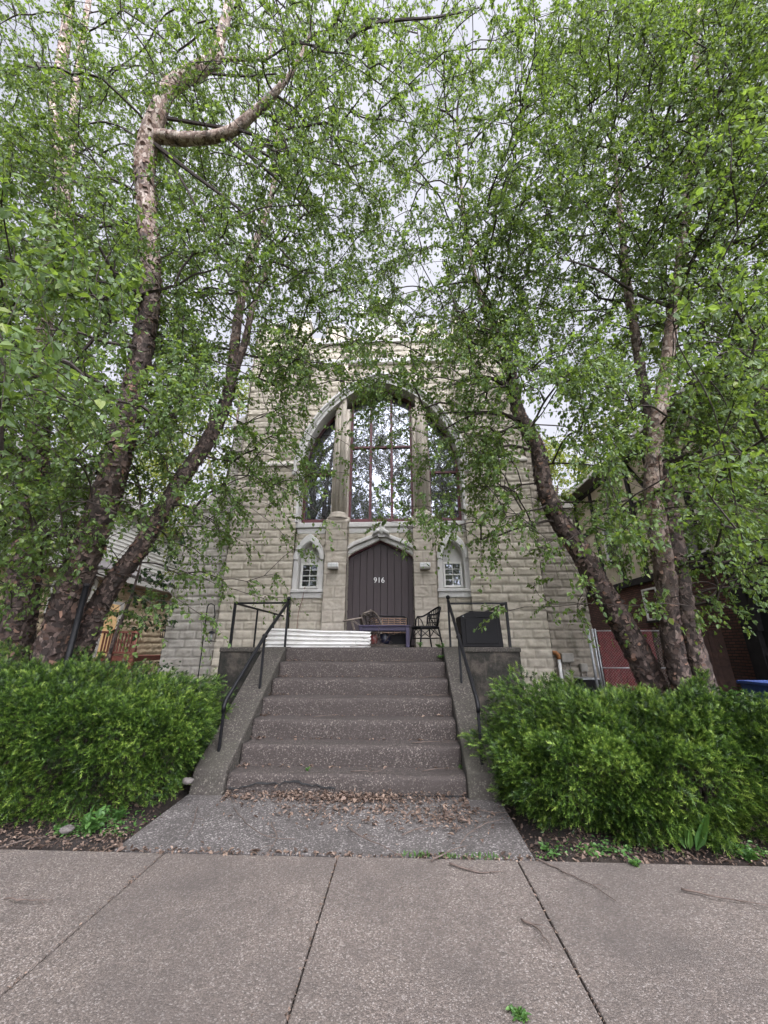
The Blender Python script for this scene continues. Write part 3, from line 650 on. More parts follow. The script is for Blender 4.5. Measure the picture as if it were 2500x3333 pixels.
# ------------------------------------------------------------------ railings
def rail(side, lab):
    s = 1 if side == 'r' else -1
    xr = .82 if s > 0 else -2.10
    T = thing('handrail', lab, 'handrail', (xr, 6.8, LZ), 'black iron handrails on the steps')
    if s < 0: ball = PY(940, 1948, 6.86); kn = PX(862, 2070, -2.06); lo = PX(735, 2280, -2.17); pb = PX(717, 2457, -2.17); corner = PY(767, 1960, 6.88); cb = PY(749, 2101, 6.88); p2 = PX(846, 2222, -2.07)
    else: ball = PY(1458, 1944, 6.86); kn = PX(1493, 2073, .84); lo = PX(1553, 2280, .86); pb = PX(1565, 2470, .86); corner = PY(1646, 1960, 6.88); cb = PY(1661, 2107, 6.88); p2 = PX(1501, 2238, .84)
    base = np.array([ball[0], 6.86, LZ])
    MB().bar(base, ball-np.array([0, 0, .03]), .034).build('post', M['black_iron'], T, bevel=.003)
    MB().lathe(ball-np.array([0, 0, .035]), [(.0, 0), (.022, .004), (.034, .02), (.037, .036), (.03, .055), (.012, .07), (0, .073)], 14).build('ball_finial', M['black_iron'], T)
    c2 = np.array([corner[0], 6.88, corner[2]])
    MB().bar((corner[0], 6.88, LZ-.02), c2, .042).build('post', M['black_iron'], T, bevel=.003)
    MB().bar(c2-np.array([-s*.0, 0, .02]), (ball[0], 6.86, c2[2]-.02), .045, .03).build('top_rail', M['black_iron'], T, bevel=.003)
    # sloping rail with a knob and a curled foot
    st = ball-np.array([0, 0, .06]); dirv = nrm(lo-kn)
    pts = [st, kn, lo+np.array([0, .02, 0])]; end = lo
    MB().tube([st, kn, kn+(lo-kn)*.5, lo, lo+np.array([0, -.035, -.06]), lo+np.array([0, -.03, -.12])], .025, 10).build('sloping_rail', M['black_iron'], T)
    MB().lathe(kn+np.array([0, 0, -.035]), [(0, 0), (.03, .01), (.04, .035), (.03, .06), (0, .07)], 12).build('knob', M['black_iron'], T)
    def cz_(y): return .26+(LZ-.255)*(y-(Y0-.02))/(6.78-Y0+.02)
    MB().bar((lo[0], lo[1]-.02, cz_(lo[1])-.03), lo+np.array([0, -.02, -.03]), .03).build('post', M['black_iron'], T, bevel=.003)
    MB().bar((kn[0], kn[1], cz_(kn[1])-.03), kn, .03).build('post', M['black_iron'], T, bevel=.003)
    zc = c2[2]-.03
    if s < 0:
        MB().bar(c2-np.array([0, 0, .02]), (c2[0], 9.85, zc), .03, .035).build('side_rail', M['black_iron'], T, bevel=.003)
        for yy in (8.0, 9.1): MB().bar((c2[0], yy, LZ-.02), (c2[0], yy, zc), .03).build('post', M['black_iron'], T, bevel=.003)
    else:
        MB().bar(c2-np.array([0, 0, .02]), (c2[0], 9.85, zc), .03, .035).build('side_rail', M['black_iron'], T, bevel=.003)
        MB().bar((c2[0], 8.6, LZ-.02), (c2[0], 8.6, zc), .03).build('post', M['black_iron'], T, bevel=.003)
rail('l', 'black iron handrail with ball finial beside the white corrugated sheet')
rail('r', 'black iron handrail with ball finial in front of the black cabinet')

# ------------------------------------------------------------------ things on the landing
# corrugated sheet lying on its long edge
xa, xb = PY(862, 2100, 7.12)[0], PY(1205, 2100, 7.12)[0]; za = PY(862, 2045, 7.12)[2]; zb = PY(1205, 2057, 7.12)[2]
nu, nv_ = 60, 64; V = []
for j in range(nv_+1):
    v = j/nv_
    for i in range(nu+1):
        u = i/nu; zt = za+(zb-za)*u+.006*math.sin(u*9)
        V.append((xa+(xb-xa)*u+.01*math.sin(v*26), 7.12+.10*v+.030*math.sin(v*2*math.pi*4.1)+.012*math.sin(u*5), LZ+.006+(zt-LZ)*v))
Q = [(j*(nu+1)+i, j*(nu+1)+i+1, (j+1)*(nu+1)+i+1, (j+1)*(nu+1)+i) for j in range(nv_) for i in range(nu)]
t = npobj('corrugated_sheet', V, Q, M['sheet'], smooth=True, loc=(xa, 7.12, LZ)); tag(t, 'long white corrugated sheet standing on its edge across the landing', 'corrugated sheet')
so_ = t.modifiers.new('solid', 'SOLIDIFY'); so_.thickness = .004
for j in (.12, .37, .61, .86):
    for i in range(9):
        u = .06+i*.11; p = np.array(V[int(j*nv_)*(nu+1)+int(u*nu)]); MB().lathe(p+np.array([0, -.006, 0]), [(0, -.008), (.008, -.006), (.008, .006), (0, .008)], 6).build('nail', M['galv'], t)

def armchair(name, lab, loc, rot, mats, group):
    T = thing(name, lab, 'chair', loc, group, rot); fr, sl_ = mats
    # local: seat at z .38, faces -y
    def U(z, r, y0=0.0, a0=-200, a1=20, n=22): return [(r*math.cos(R(a0+(a1-a0)*i/n))*1.0, y0+r*.92*-math.sin(R(a0+(a1-a0)*i/n))*1.0, z) for i in range(n+1)]
    hoop = []
    for i in range(27):
        a = R(-20+220*i/26); z = .58+.17*max(0, math.sin(a))**1.5
        hoop.append((.29*math.cos(a), .05+.26*math.sin(a), z))
    MB().tube([(hoop[0][0], hoop[0][1]-.05, .40)]+[(hoop[0][0], hoop[0][1]-.04, .52)]+hoop+[(hoop[-1][0], hoop[-1][1]-.04, .52), (hoop[-1][0], hoop[-1][1]-.05, .40)], .017, 8).build('arm_hoop', fr, T, local=True)
    MB().lathe((0, 0, .355), [(0, .02), (.25, .025), (.27, .01), (.27, -.015), (.24, -.025), (0, -.02)], 22).build('seat', sl_, T, local=True)
    b = MB()
    for i in range(13):
        a = R(30+120*i/12); zt = .58+.17*max(0, math.sin(a))**1.5
        b.tube([(.25*math.cos(a), .02+.22*math.sin(a), .37), (.29*math.cos(a), .05+.26*math.sin(a), zt)], .010, 5)
    for z in (.46, .54, .62): b.tube([(.27*math.cos(R(30+120*i/14)), .035+.24*math.sin(R(30+120*i/14)), z) for i in range(15)], .009, 5)
    b.build('backrest', sl_, T, local=True)
    for sx in (-1, 1):
        b = MB().tube([(sx*.285, -.02, .56), (sx*.25, -.03, .46), (sx*.24, -.04, .37)], .011, 6).tube([(sx*.26, .08, .40), (sx*.21, .02, .50), (sx*.27, -.02, .57)], .010, 6); b.build('arm_brace', fr, T, local=True)
        for sy in (-1, 1):
            MB().tube([(sx*.20, sy*.18, .36), (sx*.225, sy*.205, .18), (sx*.25, sy*.24, .0)], [.017, .016, .015], 8).build('leg', fr, T, local=True)
    b = MB()
    for (p, q) in (((-.22, -.20), (.22, -.20)), ((.22, -.20), (.22, .20)), ((.22, .20), (-.22, .20)), ((-.22, .20), (-.22, -.20))):
        b.tube([(p[0], p[1], .16), (q[0], q[1], .16)], .009, 6)
        m = ((p[0]+q[0])/2, (p[1]+q[1])/2); b.tube([(p[0], p[1], .18), (m[0], m[1], .33)], .008, 5).tube([(q[0], q[1], .18), (m[0], m[1], .33)], .008, 5)
    b.build('stretcher', fr, T, local=True)
    return T
pc = PY(1387, 2103, 7.75)
c1 = armchair('rattan_armchair', 'black rattan armchair standing upright right of the purple table', (pc[0], 7.75, LZ+.002), (0, 0, R(-68)), (M['black_iron'], M['black_iron']), 'rattan armchairs on the landing'); c1.scale = (.98, .98, 1.0)
pc = PY(1143, 2062, 7.75)
c2 = armchair('rattan_armchair', 'grey rattan armchair tipped over onto the left end of the purple table', (pc[0]-.10, 7.85, LZ+.25), (R(8), R(72), R(18)), (M['grey_cane'], M['branch']), 'rattan armchairs on the landing')
# purple table
xa, xb = PY(1170, 2036, 7.3)[0], PY(1332, 2036, 7.3)[0]; zt = PY(1250, 2034, 7.3)[2]
T = thing('low_table', 'low purple painted table in front of the plum door', 'table', ((xa+xb)/2, 7.5, LZ))
MB().box((xa-.02, 7.28, zt-.03), (xb+.02, 7.78, zt)).build('tabletop', M['purple'], T, bevel=.006)
MB().box((xa+.03, 7.32, zt-.10), (xb-.03, 7.345, zt-.03)).box((xa+.03, 7.715, zt-.10), (xb-.03, 7.74, zt-.03)).build('apron_rail', M['purple'], T, bevel=.004)
for x in (xa+.03, xb-.03):
    for y in (7.33, 7.73): MB().box((x-.032, y-.03, LZ+.002), (x+.032, y+.03, zt-.03)).build('leg', M['purple'], T, bevel=.004)
# cane bench behind the table
xa, xb = PY(1206, 2010, 8.4)[0], PY(1322, 2010, 8.4)[0]; zt = PY(1260, 2005, 8.4)[2]
T = thing('cane_bench', 'small bench of tan canes with a dark top rail behind the purple table', 'bench', ((xa+xb)/2, 8.5, LZ))
b = MB()
for z in np.linspace(zt-.38, zt-.05, 9): b.tube([(xa, 8.4, z), ((xa+xb)/2, 8.37, z), (xb, 8.4, z)], .0075, 6)
for x in np.linspace(xa, xb, 7): b.tube([(x, 8.385, zt-.40), (x, 8.385, zt-.04)], .007, 6)
b.build('cane_back', M['tan_cane'], T)
MB().tube([(xa-.02, 8.42, LZ+.3), (xa-.02, 8.41, zt-.04), (xa+.04, 8.4, zt), (xb-.04, 8.4, zt-.01), (xb+.02, 8.41, zt-.05), (xb+.02, 8.42, LZ+.3)], .016, 8).build('top_rail', M['black_iron'], T)
MB().box((xa-.02, 8.40, LZ+.26), (xb+.02, 8.85, LZ+.30)).build('seat', M['black_plastic'], T, bevel=.008)
for x in (xa, xb):
    for y in (8.43, 8.82): MB().tube([(x, y, LZ), (x, y, LZ+.27)], .016, 8).build('leg', M['black_iron'], T)
# pots, crate, slab
p = PY(1215, 2078, 7.7); prof = [(0, 0), (.055, 0), (.08, .05), (.085, .1), (.07, .15), (.078, .165), (.068, .165), (.06, .14), (0, .13)]
tag(MB().lathe((p[0], 7.7, LZ+.06), prof, 20).build('plant_pot', M['red_glaze'], loc=(p[0], 7.7, LZ+.06)), 'small dark red glazed pot at the right end of the corrugated sheet', 'pot', 'glazed pots under the table')
p = PY(1252, 2078, 7.8)
tag(MB().lathe((p[0], 7.8, LZ+.06), [(r*1.35, z*1.1) for r, z in prof], 20).build('plant_pot', M['blue_glaze'], loc=(p[0], 7.8, LZ+.06)), 'wide navy glazed pot under the purple table', 'pot', 'glazed pots under the table')
p = PY(1296, 2080, 8.0)
T = thing('storage_crate', 'open black crate under the right half of the purple table', 'crate', (p[0], 8.0, LZ+.06))
b = MB(); x0, x1 = p[0]-.16, p[0]+.16
b.box((x0, 7.86, LZ+.06), (x1, 8.12, LZ+.075)).box((x0, 7.86, LZ+.075), (x0+.015, 8.12, LZ+.23)).box((x1-.015, 7.86, LZ+.075), (x1, 8.12, LZ+.23)).box((x0+.015, 7.86, LZ+.075), (x1-.015, 7.875, LZ+.23)).box((x0+.015, 8.105, LZ+.075), (x1-.015, 8.12, LZ+.23))
b.build('crate_body', M['black_plastic'], T, bevel=.004); MB().box((x0-.012, 7.848, LZ+.215), (x1+.012, 7.86, LZ+.24)).build('crate_rim', M['black_plastic'], T)
a, b_ = PY(1203, 2100, 7.55)[0], PY(1318, 2100, 7.55)[0]
noisy_box('stone_slab', a, b_, 7.5, 8.3, LZ-.005, LZ+.056, M['cheek'], None, 33, amp=.006, rad=.012); tag(bpy.data.objects['stone_slab'], 'flat brown stone slab lying on the landing under the pots', 'slab')
# black cabinet
pl, pr = PY(1503, 2100, 7.55), PY(1640, 2100, 7.55); zt = PY(1580, 1988, 7.55)[2]
T = thing('storage_cabinet', 'black plastic storage cabinet with a sloped shoulder behind the right railing', 'cabinet', ((pl[0]+pr[0])/2, 7.8, LZ))
x0, x1 = pl[0], pr[0]; h = zt-LZ
MB().prism([(x0+.02, LZ+.002), (x0, zt-.09), (x0+.20, zt-.005), (x1-.03, zt-.02), (x1, LZ+.002)], 7.55, 8.15).build('cabinet_body', M['black_plastic'], T, bevel=.012)
MB().box((x0+.09, 7.535, LZ+.06), (x1-.08, 7.55, zt-.14)).build('front_panel', M['black_plastic'], T, bevel=.006)
MB().box((x0+.3, 7.525, zt-.115), (x1-.14, 7.55, zt-.10)).build('lid_seam', M['black_iron'], T)
MB().box((x1-.11, 7.58, zt-.03), (x1-.055, 7.64, zt+.045)).build('latch', M['black_plastic'], T, bevel=.006)
MB().lathe((x0+.06, 7.56, zt-.10), [(0, .012), (.016, .008), (.016, -.008), (0, -.012)], 10).build('knob', M['galv'], T)

# ------------------------------------------------------------------ yard things by the church
# shepherd hook with feeder
pz_ = PY(652, 2154, 8.2); zg = .45
pts = [PY(652, 2154, 8.2), PY(675, 1977, 8.2), PY(679, 1968, 8.2), PY(688, 1964, 8.2), PY(698, 1970, 8.2), PY(700, 2004, 8.2), PY(696, 2010, 8.2)]
base = pts[0].copy(); base[2] = zg; base[0] = pts[0][0]-.0
T = thing('shepherd_hook', 'thin black shepherd hook pole planted beside the church corner', 'hook pole', tuple(base))
MB().tube([base]+pts, .011, 7).build('pole', M['black_iron'], T)
hp = pts[5]
T = thing('bird_feeder', 'small black bird feeder with a cone roof hanging from the hook pole', 'bird feeder', tuple(hp))
fc_ = PY(687, 2060, 8.2); fz = fc_[2]; fx = hp[0]-.02
MB().tube([hp, (fx, 8.2, fz+.03)], .004, 5).build('hanger', M['black_iron'], T)
MB().lathe((fx, 8.2, fz), [(0, .05), (.02, .04), (.10, -.005), (.10, -.012), (0, -.01)], 16).build('feeder_roof', M['black_iron'], T)
MB().tube([(fx, 8.2, fz), (fx, 8.2, fz-.15)], .02, 8).build('feeder_tube', M['galv'], T)
MB().lathe((fx, 8.2, fz-.17), [(0, 0), (.11, 0), (.115, .018), (.10, .018), (0, .008)], 16).build('feeder_tray', M['black_iron'], T)
# lantern on the church's left corner
p = PY(530, 2062, 9.9)
T = thing('lantern', 'little black lantern hanging from a bracket at the left church corner', 'lantern', tuple(p))
MB().tube([(p[0]+.12, 10.12, p[2]+.16), (p[0]+.02, 9.92, p[2]+.2), (p[0], 9.9, p[2]+.12)], .006, 5).build('bracket', M['black_iron'], T)
MB().lathe(p+np.array([0, 0, .06]), [(0, .06), (.015, .05), (.06, 0), (.06, -.01), (0, -.01)], 6).build('lantern_roof', M['black_iron'], T)
b = MB()
for k in range(6): a = k*math.pi/3; b.tube([p+np.array([.05*math.cos(a), .05*math.sin(a), .06]), p+np.array([.055*math.cos(a), .055*math.sin(a), -.09])], .006, 5)
b.lathe(p+np.array([0, 0, -.09]), [(0, 0), (.06, 0), (.06, -.015), (0, -.015)], 6); b.build('lantern_cage', M['black_iron'], T)
# dark steel post between the birch trunks
pb = PY(250, 2030, 5.25); zt = PY(283, 1901, 5.25)[2]
T = thing('steel_post', 'dark blue-black round steel post standing between two birch trunks', 'post', (pb[0], 5.25, .2))
MB().tube([(pb[0], 5.25, .1), (pb[0], 5.25, zt)], .038, 16).build('post_tube', M['black_iron'], T)
MB().lathe((pb[0], 5.25, zt), [(.042, -.03), (.042, .006), (0, .01)], 16).build('post_cap', M['dark_timber'], T)
# utility things on the right side wall
yw = 10.5
p = PY(1815, 2132, yw-.1); q = PY(1822, 2260, yw-.1)
T = thing('vent_pipe', 'white plastic pipe with rusty elbow rising along the right church wall', 'pipe', (p[0], yw-.1, .4))
MB().tube([(p[0]+.01, yw-.12, .3), (p[0]+.01, yw-.12, p[2]-.08)], .04, 12).build('pipe', M['pvc'], T)
MB().tube([(p[0]+.01, yw-.12, p[2]-.1), (p[0]+.01, yw-.12, p[2]), (p[0]-.03, yw-.10, p[2]+.05), (p[0]-.14, yw-.08, p[2]+.06)], .05, 12).build('elbow', M['rust'], T)
def ubox(x0, y0, x1, y1, lab, dep=.12):
    a = PY(x0, y1, yw-dep-.05); b = PY(x1, y0, yw-dep-.05); T = thing('utility_box', lab, 'utility box', ((a[0]+b[0])/2, yw, a[2]), 'utility boxes on the side wall')
    MB().box((a[0], yw-dep-.05, a[2]), (b[0], yw+.03, b[2])).build('box_body', M['grey_box'], T, bevel=.008)
    MB().box((a[0]+.02, yw-dep-.062, a[2]+.02), (b[0]-.02, yw-dep-.05, b[2]-.02)).build('cover', M['grey_box'], T, bevel=.004)
    c = MB(); xm = (a[0]+b[0])/2
    for dx in (-.06, .06): c.tube([(xm+dx, yw-.06, a[2]+.01), (xm+dx+.02, yw-.05, a[2]-.12), (xm+dx-.01, yw-.04, a[2]-.26)], .011, 6)
    c.build('conduit', M['grey_box'], T)
ubox(1831, 2126, 1866, 2156, 'large square grey utility box above two smaller ones')
ubox(1836, 2180, 1855, 2206, 'lower small grey utility box beside the white pipe', .08)
ubox(1893, 2160, 1912, 2186, 'small grey utility box right of the large one', .08)
p0 = PY(1897, 2208, yw-.5); p1 = PY(1952, 2208, yw-.5)
T = thing('window_well', 'grey boxed cellar hatch with a pale rim at the foot of the side wall', 'hatch', (p0[0], yw-.5, .4))
MB().box((p0[0], yw-.5, .3), (p1[0], yw+.02, p0[2]-.03)).build('hatch_box', M['dark_timber'], T, bevel=.01)
MB().box((p0[0]-.02, yw-.53, p0[2]-.03), (p1[0]+.02, yw+.02, p0[2])).build('hatch_rim', M['galv'], T, bevel=.006)

# chain link panel with steel posts, wooden gate behind
def chain_fence():
    Yf = 9.7; xa = PY(1945, 2150, Yf)[0]; xb = xa+1.75; zt = PY(1940, 2042, Yf)[2]-.05; zb = .45
    T = thing('chain_link_fence', 'chain link fence on galvanised posts leading from the church corner', 'fence', (xa, Yf, zb))
    for dx, r in ((-.10, .03), (.0, .022), (.06, .018), (1.75, .028)):
        MB().tube([(xa+dx, Yf, zb-.1), (xa+dx, Yf, zt+(.04 if r > .025 else 0))], r, 10).lathe((xa+dx, Yf, zt+(.04 if r > .025 else 0)), [(r+.005, -.02), (r+.004, .01), (0, .025)], 10).build('post', M['galv'], T)
    for z in (zt-.03, (zt+zb)/2-.1): MB().tube([(xa+.06, Yf, z), (xb, Yf, z)], .012, 7).build('rail', M['galv'], T)
    m = MB(); h = zt-zb; stp = .065
    for k in range(int((1.7+h)/stp)):
        o = k*stp
        for sg in (1, -1):
            a = max(0, o-1.7); e = min(o, h)
            if e <= a: continue
            if sg > 0: p, q = (xa+.06+o-a, Yf, zb+a), (xa+.06+o-e, Yf, zb+e)
            else: p, q = (xb-o+a, Yf+.004, zb+a), (xb-o+e, Yf+.004, zb+e)
            m.bar(p, q, .0019)
    m.build('mesh_panel', M['grey_box'], T)
chain_fence()
def wood_fence():
    Yf = 11.2; xa = PY(1960, 2150, Yf)[0]; T = thing('board_fence', 'dark brown vertical board fence with a ledged gate between church and brick house', 'fence', (xa+1.5, Yf, .45))
    zt = PY(2080, 2052, Yf)[2]; x = xa; red = M['red_dark']; i = 0; b1 = MB(); b2 = MB()
    while x < 8.5:
        w_ = random.uniform(.13, .15); (b1 if x < xa+1.35 else b2).box((x, Yf+random.uniform(0, .01), .35), (x+w_-.006, Yf+.03, zt+random.uniform(-.02, .03))); x += w_
    b1.build('red_boards', red, T); b2.build('boards', M['dark_wood'], T)
    for z in (.8, zt-.15): MB().box((xa, Yf+.035, z), (8.5, Yf+.085, z+.09)).build('rail', M['dark_wood'], T)
    for xx in (xa+1.45, xa+2.5): MB().box((xx, Yf-.06, .3), (xx+.1, Yf-.002, zt+.08)).build('post', M['dark_wood'], T, bevel=.01)
    for z in (zt-.22, .9): MB().box((xa+1.55, Yf-.03, z), (xa+2.5, Yf-.002, z+.1)).build('ledge', M['dark_wood'], T)
M['red_dark'] = simple('dark red stained boards', (.115, .014, .016), .8, .35, 7, .3)
wood_fence()
# blue bin
pb = PY(2425, 2225, 6.1); zt = pb[2]; x0 = pb[0]+.40; zb = .42
T = thing('recycling_bin', 'blue plastic recycling bin with a diamond lattice side near the brick house', 'bin', (x0+.3, 6.4, zb))
V = [(x0+.06, 6.16, zb), (x0+.6, 6.16, zb), (x0+.6, 6.66, zb), (x0+.06, 6.66, zb), (x0+.01, 6.1, zt-.03), (x0+.66, 6.1, zt-.03), (x0+.66, 6.72, zt-.03), (x0+.01, 6.72, zt-.03)]
MB().add(V, [(0, 3, 2, 1), (0, 1, 5, 4), (1, 2, 6, 5), (2, 3, 7, 6), (3, 0, 4, 7)]).build('bin_body', M['blue_bin'], T)
MB().box((x0-.02, 6.07, zt-.05), (x0+.69, 6.12, zt)).box((x0-.02, 6.12, zt-.05), (x0+.03, 6.7, zt)).box((x0+.64, 6.12, zt-.05), (x0+.69, 6.7, zt)).box((x0-.02, 6.7, zt-.05), (x0+.69, 6.75, zt)).build('bin_rim', M['blue_bin'], T, bevel=.012)
b = MB()
for k in range(-9, 13):
    for sg in (1, -1):
        a = np.array([k*.07, 0.]); L = zt-.1-zb
        xs_ = [k*.07, k*.07+sg*L*.6]
        pts = []
        for tt in np.linspace(0, 1, 14):
            x = xs_[0]+(xs_[1]-xs_[0])*tt
            if .05 < x < .56: pts.append((x0+.04+x, 6.155-.055*tt, zb+.03+L*tt))
        if len(pts) > 1: b.bar(pts[0], pts[-1], .012, .014)
b.build('lattice', M['blue_bin'], T)

# ------------------------------------------------------------------ neighbouring houses
def house_left():
    X = -10.0; T = thing('stone_house', 'tan stone house with white fascia and a self-glowing door panel beyond the birches', 'house', (X, 14, .4))
    zf = PX(300, 1881, X)[2]
    dy0, dy1 = PX(330, 2010, X)[1], PX(375, 2010, X)[1]; wy0, wy1 = PX(150, 1960, X)[1], PX(185, 1960, X)[1]
    rock_wall('wall', 4, 26, .2, zf, facing_x(X, 1), M['house_stone'], T, res=.045, bw=.42, bh=.21, seed=60, deep=.05)
    rock_wall('wall', -22, X, .2, zf+2.6, facing(4.0), M['house_stone'], T, res=.09, seed=61)
    MB().box((X-10, 4.05, .2), (X-.05, 26, zf+.2)).build('house_core', M['dark_room'], T)
    MB().box((X-.2, 3.6, zf), (X+.42, 26.2, zf+.26)).build('fascia', M['siding'], T, bevel=.02)
    MB().prism([(X+.45, zf+.26), (X+.45, zf+.32), (X-1.2, zf+1.0), (X-1.2, zf+.26)], 3.6, 26.2).build('roof', M['roof'], T)
    up_ = MB(); up_.box((X-9, 4.6, zf+.26), (X-1.2, 25, zf+3.2))
    for z in np.arange(zf+.9, zf+3.2, .16): up_.prismx([(4.6, z), (25, z), (25, z+.01), (4.6, z+.01)], X-1.2, X-1.17)
    up_.build('upper_wall', M['siding'], T)
    MB().prism([(X-9.6, zf+3.15), (X-.7, zf+3.15), (X-5, zf+5.8)], 4.1, 25.4).build('roof', M['roof'], T)
    for (a, b, z0, z1) in ((wy0, wy1, PX(165, 1990, X)[2], zf-.35), (5.6, 6.5, 1.6, 3.1), (19, 20.2, 1.6, 3.0)):
        f = MB(); xx = X+.07
        f.box((xx, a-.06, z0-.08), (xx+.05, b+.06, z0)).box((xx, a-.06, z0), (xx+.04, a, z1)).box((xx, b, z0), (xx+.04, b+.06, z1)).box((xx, a-.06, z1), (xx+.04, b+.06, z1+.06)).box((xx, a, (z0+z1)/2-.02), (xx+.03, b, (z0+z1)/2+.02))
        w_ = f.build('window', M['white_sash'], T); MB().box((xx-.02, a, z0), (xx+.012, b, z1)).build('pane', M['glass'], w_)
    xx = X+.08
    dz1 = PX(350, 1965, X)[2]
    d = MB().box((xx-.03, dy0, 1.2), (xx, dy1, dz1)).build('door', M['door_glow'], T); tag(d, 'warm self-glowing door panel')
    MB().box((xx-.03, dy0-.14, 1.2), (xx+.05, dy0, dz1+.1)).box((xx-.03, dy1, 1.2), (xx+.05, dy1+.14, dz1+.1)).box((xx-.03, dy0, dz1), (xx+.05, dy1, dz1+.1)).build('door_frame', M['siding'], d)
    # white downpipe seen between the trunks
    p = PX(302, 1950, X+.2); MB().box((X+.08, p[1]-.06, .4), (X+.2, p[1]+.06, zf)).build('downpipe', M['siding'], T)
    # deck
    D = thing('deck', 'red-brown wooden deck with slatted railing at the stone house', 'deck', (-9.4, 13.3, .45))
    Yd = PX(410, 2100, -9.0)[1]
    zr = PY(380, 2057, Yd)[2]; zd = PY(380, 2136, Yd)[2]
    xl, xm, xr = PY(300, 2100, Yd)[0], PY(368, 2100, Yd)[0], PY(438, 2100, Yd)[0]
    MB().box((X+.1, Yd, zd-.16), (xr, Yd+2.4, zd)).build('deck_floor', M['red_wood'], D)
    for x in (xm, xr): MB().box((x-.06, Yd-.07, .4), (x+.06, Yd+.05, zr+.1)).build('post', M['red_wood'], D, bevel=.01)
    MB().box((X+.1, Yd-.05, zr-.04), (xr, Yd+.05, zr+.03)).build('top_rail', M['red_wood'], D, bevel=.008)
    MB().box((X+.1, Yd-.03, zd+.08), (xr, Yd+.03, zd+.14)).build('bottom_rail', M['red_wood'], D)
    b = MB()
    for x in np.arange(X+.2, xr-.06, .105): b.box((x-.02, Yd-.02, zd+.14), (x+.02, Yd+.02, zr-.04))
    xe = PY(474, 2100, Yd-.4)[0]
    b.build('baluster', M['red_wood'], D)
    MB().bar((xr, Yd-.02, zr), (xe, Yd-.9, zr-.55), .07).bar((xr, Yd-.02, zd+.1), (xe, Yd-.9, zd-.5), .06).build('stair_rail', M['red_wood'], D)
    b = MB()
    for t_ in np.linspace(.12, .95, 8):
        x, y = xr+(xe-xr)*t_, Yd-.02-.88*t_; b.bar((x, y, zd+.1-.6*t_), (x, y, zr-.55*t_), .035)
    b.build('baluster', M['red_wood'], D)
    MB().box((xe-.05, Yd-.95, .4), (xe+.05, Yd-.85, zr-.5)).build('post', M['red_wood'], D)
    return T
house_left()
def house_right():
    X = 8.7; T = thing('brick_house', 'dark red brick house with timbered cream upper storey right of the church', 'house', (X, 12, .4))
    zb = PX(2240, 1862, X)[2]; zt = zb+.24; ze = PX(2270, 1290, X)[2]
    MB().box((X, 3, .2), (X+9, 20, zb)).build('wall', M['brick'], T)
    MB().box((X+.05, 3.02, zb), (X+9, 19.98, ze)).build('upper_wall', M['stucco'], T)
    MB().box((X-.10, 2.95, zb), (X+.05, 20.05, zt)).build('beam', M['dark_timber'], T, bevel=.015)
    MB().box((X-.04, 2.98, ze-.25), (X+.05, 20.02, ze)).build('beam', M['dark_timber'], T)
    for i, yy in enumerate((3.1, 5.2, 7.3, 8.5, 9.5, 11.2, 12.6, 13.9, 15.3, 16.8, 18.4, 19.8)):
        MB().box((X-.03, yy, zt), (X+.05, yy+.17, ze-.25)).build('timber', M['dark_timber'], T)
    zm = (zt+ze)/2+.25
    MB().box((X-.02, 3, zm), (X+.05, 20, zm+.16)).build('timber', M['dark_timber'], T)
    for (ya, yb) in ((9.7, 11.1), (12.8, 13.8), (5.4, 7.2)):
        MB().bar((X+.0, ya, zm+.16), (X+.0, yb, ze-.25), .07, .16, (1, 0, 0)).build('brace', M['dark_timber'], T)
    MB().prism([(X-.55, ze-.05), (X-.55, ze+.1), (X+4.5, ze+3.6), (X+9.5, ze+.1), (X+9.5, ze-.05)], 2.5, 20.5).build('roof', M['roof'], T)
    MB().box((X-.62, 2.5, ze-.07), (X-.56, 20.5, ze+.08)).build('gutter', M['siding'], T)
    def win(x0, y0, x1, y1, dx=-.05):
        a = PX(x1, (y0+y1)/2, X)[1]; b = PX(x0, (y0+y1)/2, X)[1]; z1 = PX((x0+x1)/2, y0, X)[2]; z0 = PX((x0+x1)/2, y1, X)[2]
        f = MB(); xx = X+dx
        f.box((xx, a, z0), (xx+.1, a+.07, z1)).box((xx, b-.07, z0), (xx+.1, b, z1)).box((xx, a+.07, z1-.07), (xx+.1, b-.07, z1)).box((xx, a+.07, z0), (xx+.1, b-.07, z0+.08)).box((xx, a+.07, (z0+z1)/2-.025), (xx+.1, b-.07, (z0+z1)/2+.025))
        w_ = f.build('window', M['white_sash'], T, bevel=.008); MB().box((xx+.06, a+.05, z0+.05), (xx+.075, b-.05, z1-.05)).build('pane', M['glass'], w_)
        MB().box((xx-.03, a-.06, z0-.07), (xx+.1, b+.06, z0)).build('sill', M['dark_timber'], w_)
    win(2215, 1650, 2290, 1812); win(1968, 1690, 2012, 1830); win(2100, 1912, 2150, 2020); win(2452, 1480, 2540, 1610)
    # porch front: dark boards, knee brace and a dark sheet for the opening's shade
    yp = PX(2372, 1900, X-.12)[1]
    P = MB(); P.box((X-.14, 3.2, zb-.28), (X+.02, yp, zb)).build('porch_beam', M['dark_timber'], T, bevel=.015)
    MB().box((X-.14, yp-.42, .3), (X+.02, yp, zb-.28)).build('porch_post', M['dark_timber'], T, bevel=.015)
    yq = PX(2425, 1900, X)[1]
    MB().box((X-.12, 3.2, .3), (X+.0, yp-.42, 1.35)).build('porch_panel', M['dark_timber'], T, bevel=.01)
    MB().box((X-.02, 3.2, 1.35), (X+.004, yp-.42, zb-.28)).build('porch_shade_sheet', M['dark_room'], T)  # flat dark sheet on the wall, its colour standing for shade inside
    br = [(yp-.42-.9*(1-math.cos(R(a))), zb-.28-1.5*(1-math.sin(R(a)))) for a in range(0, 91, 10)]
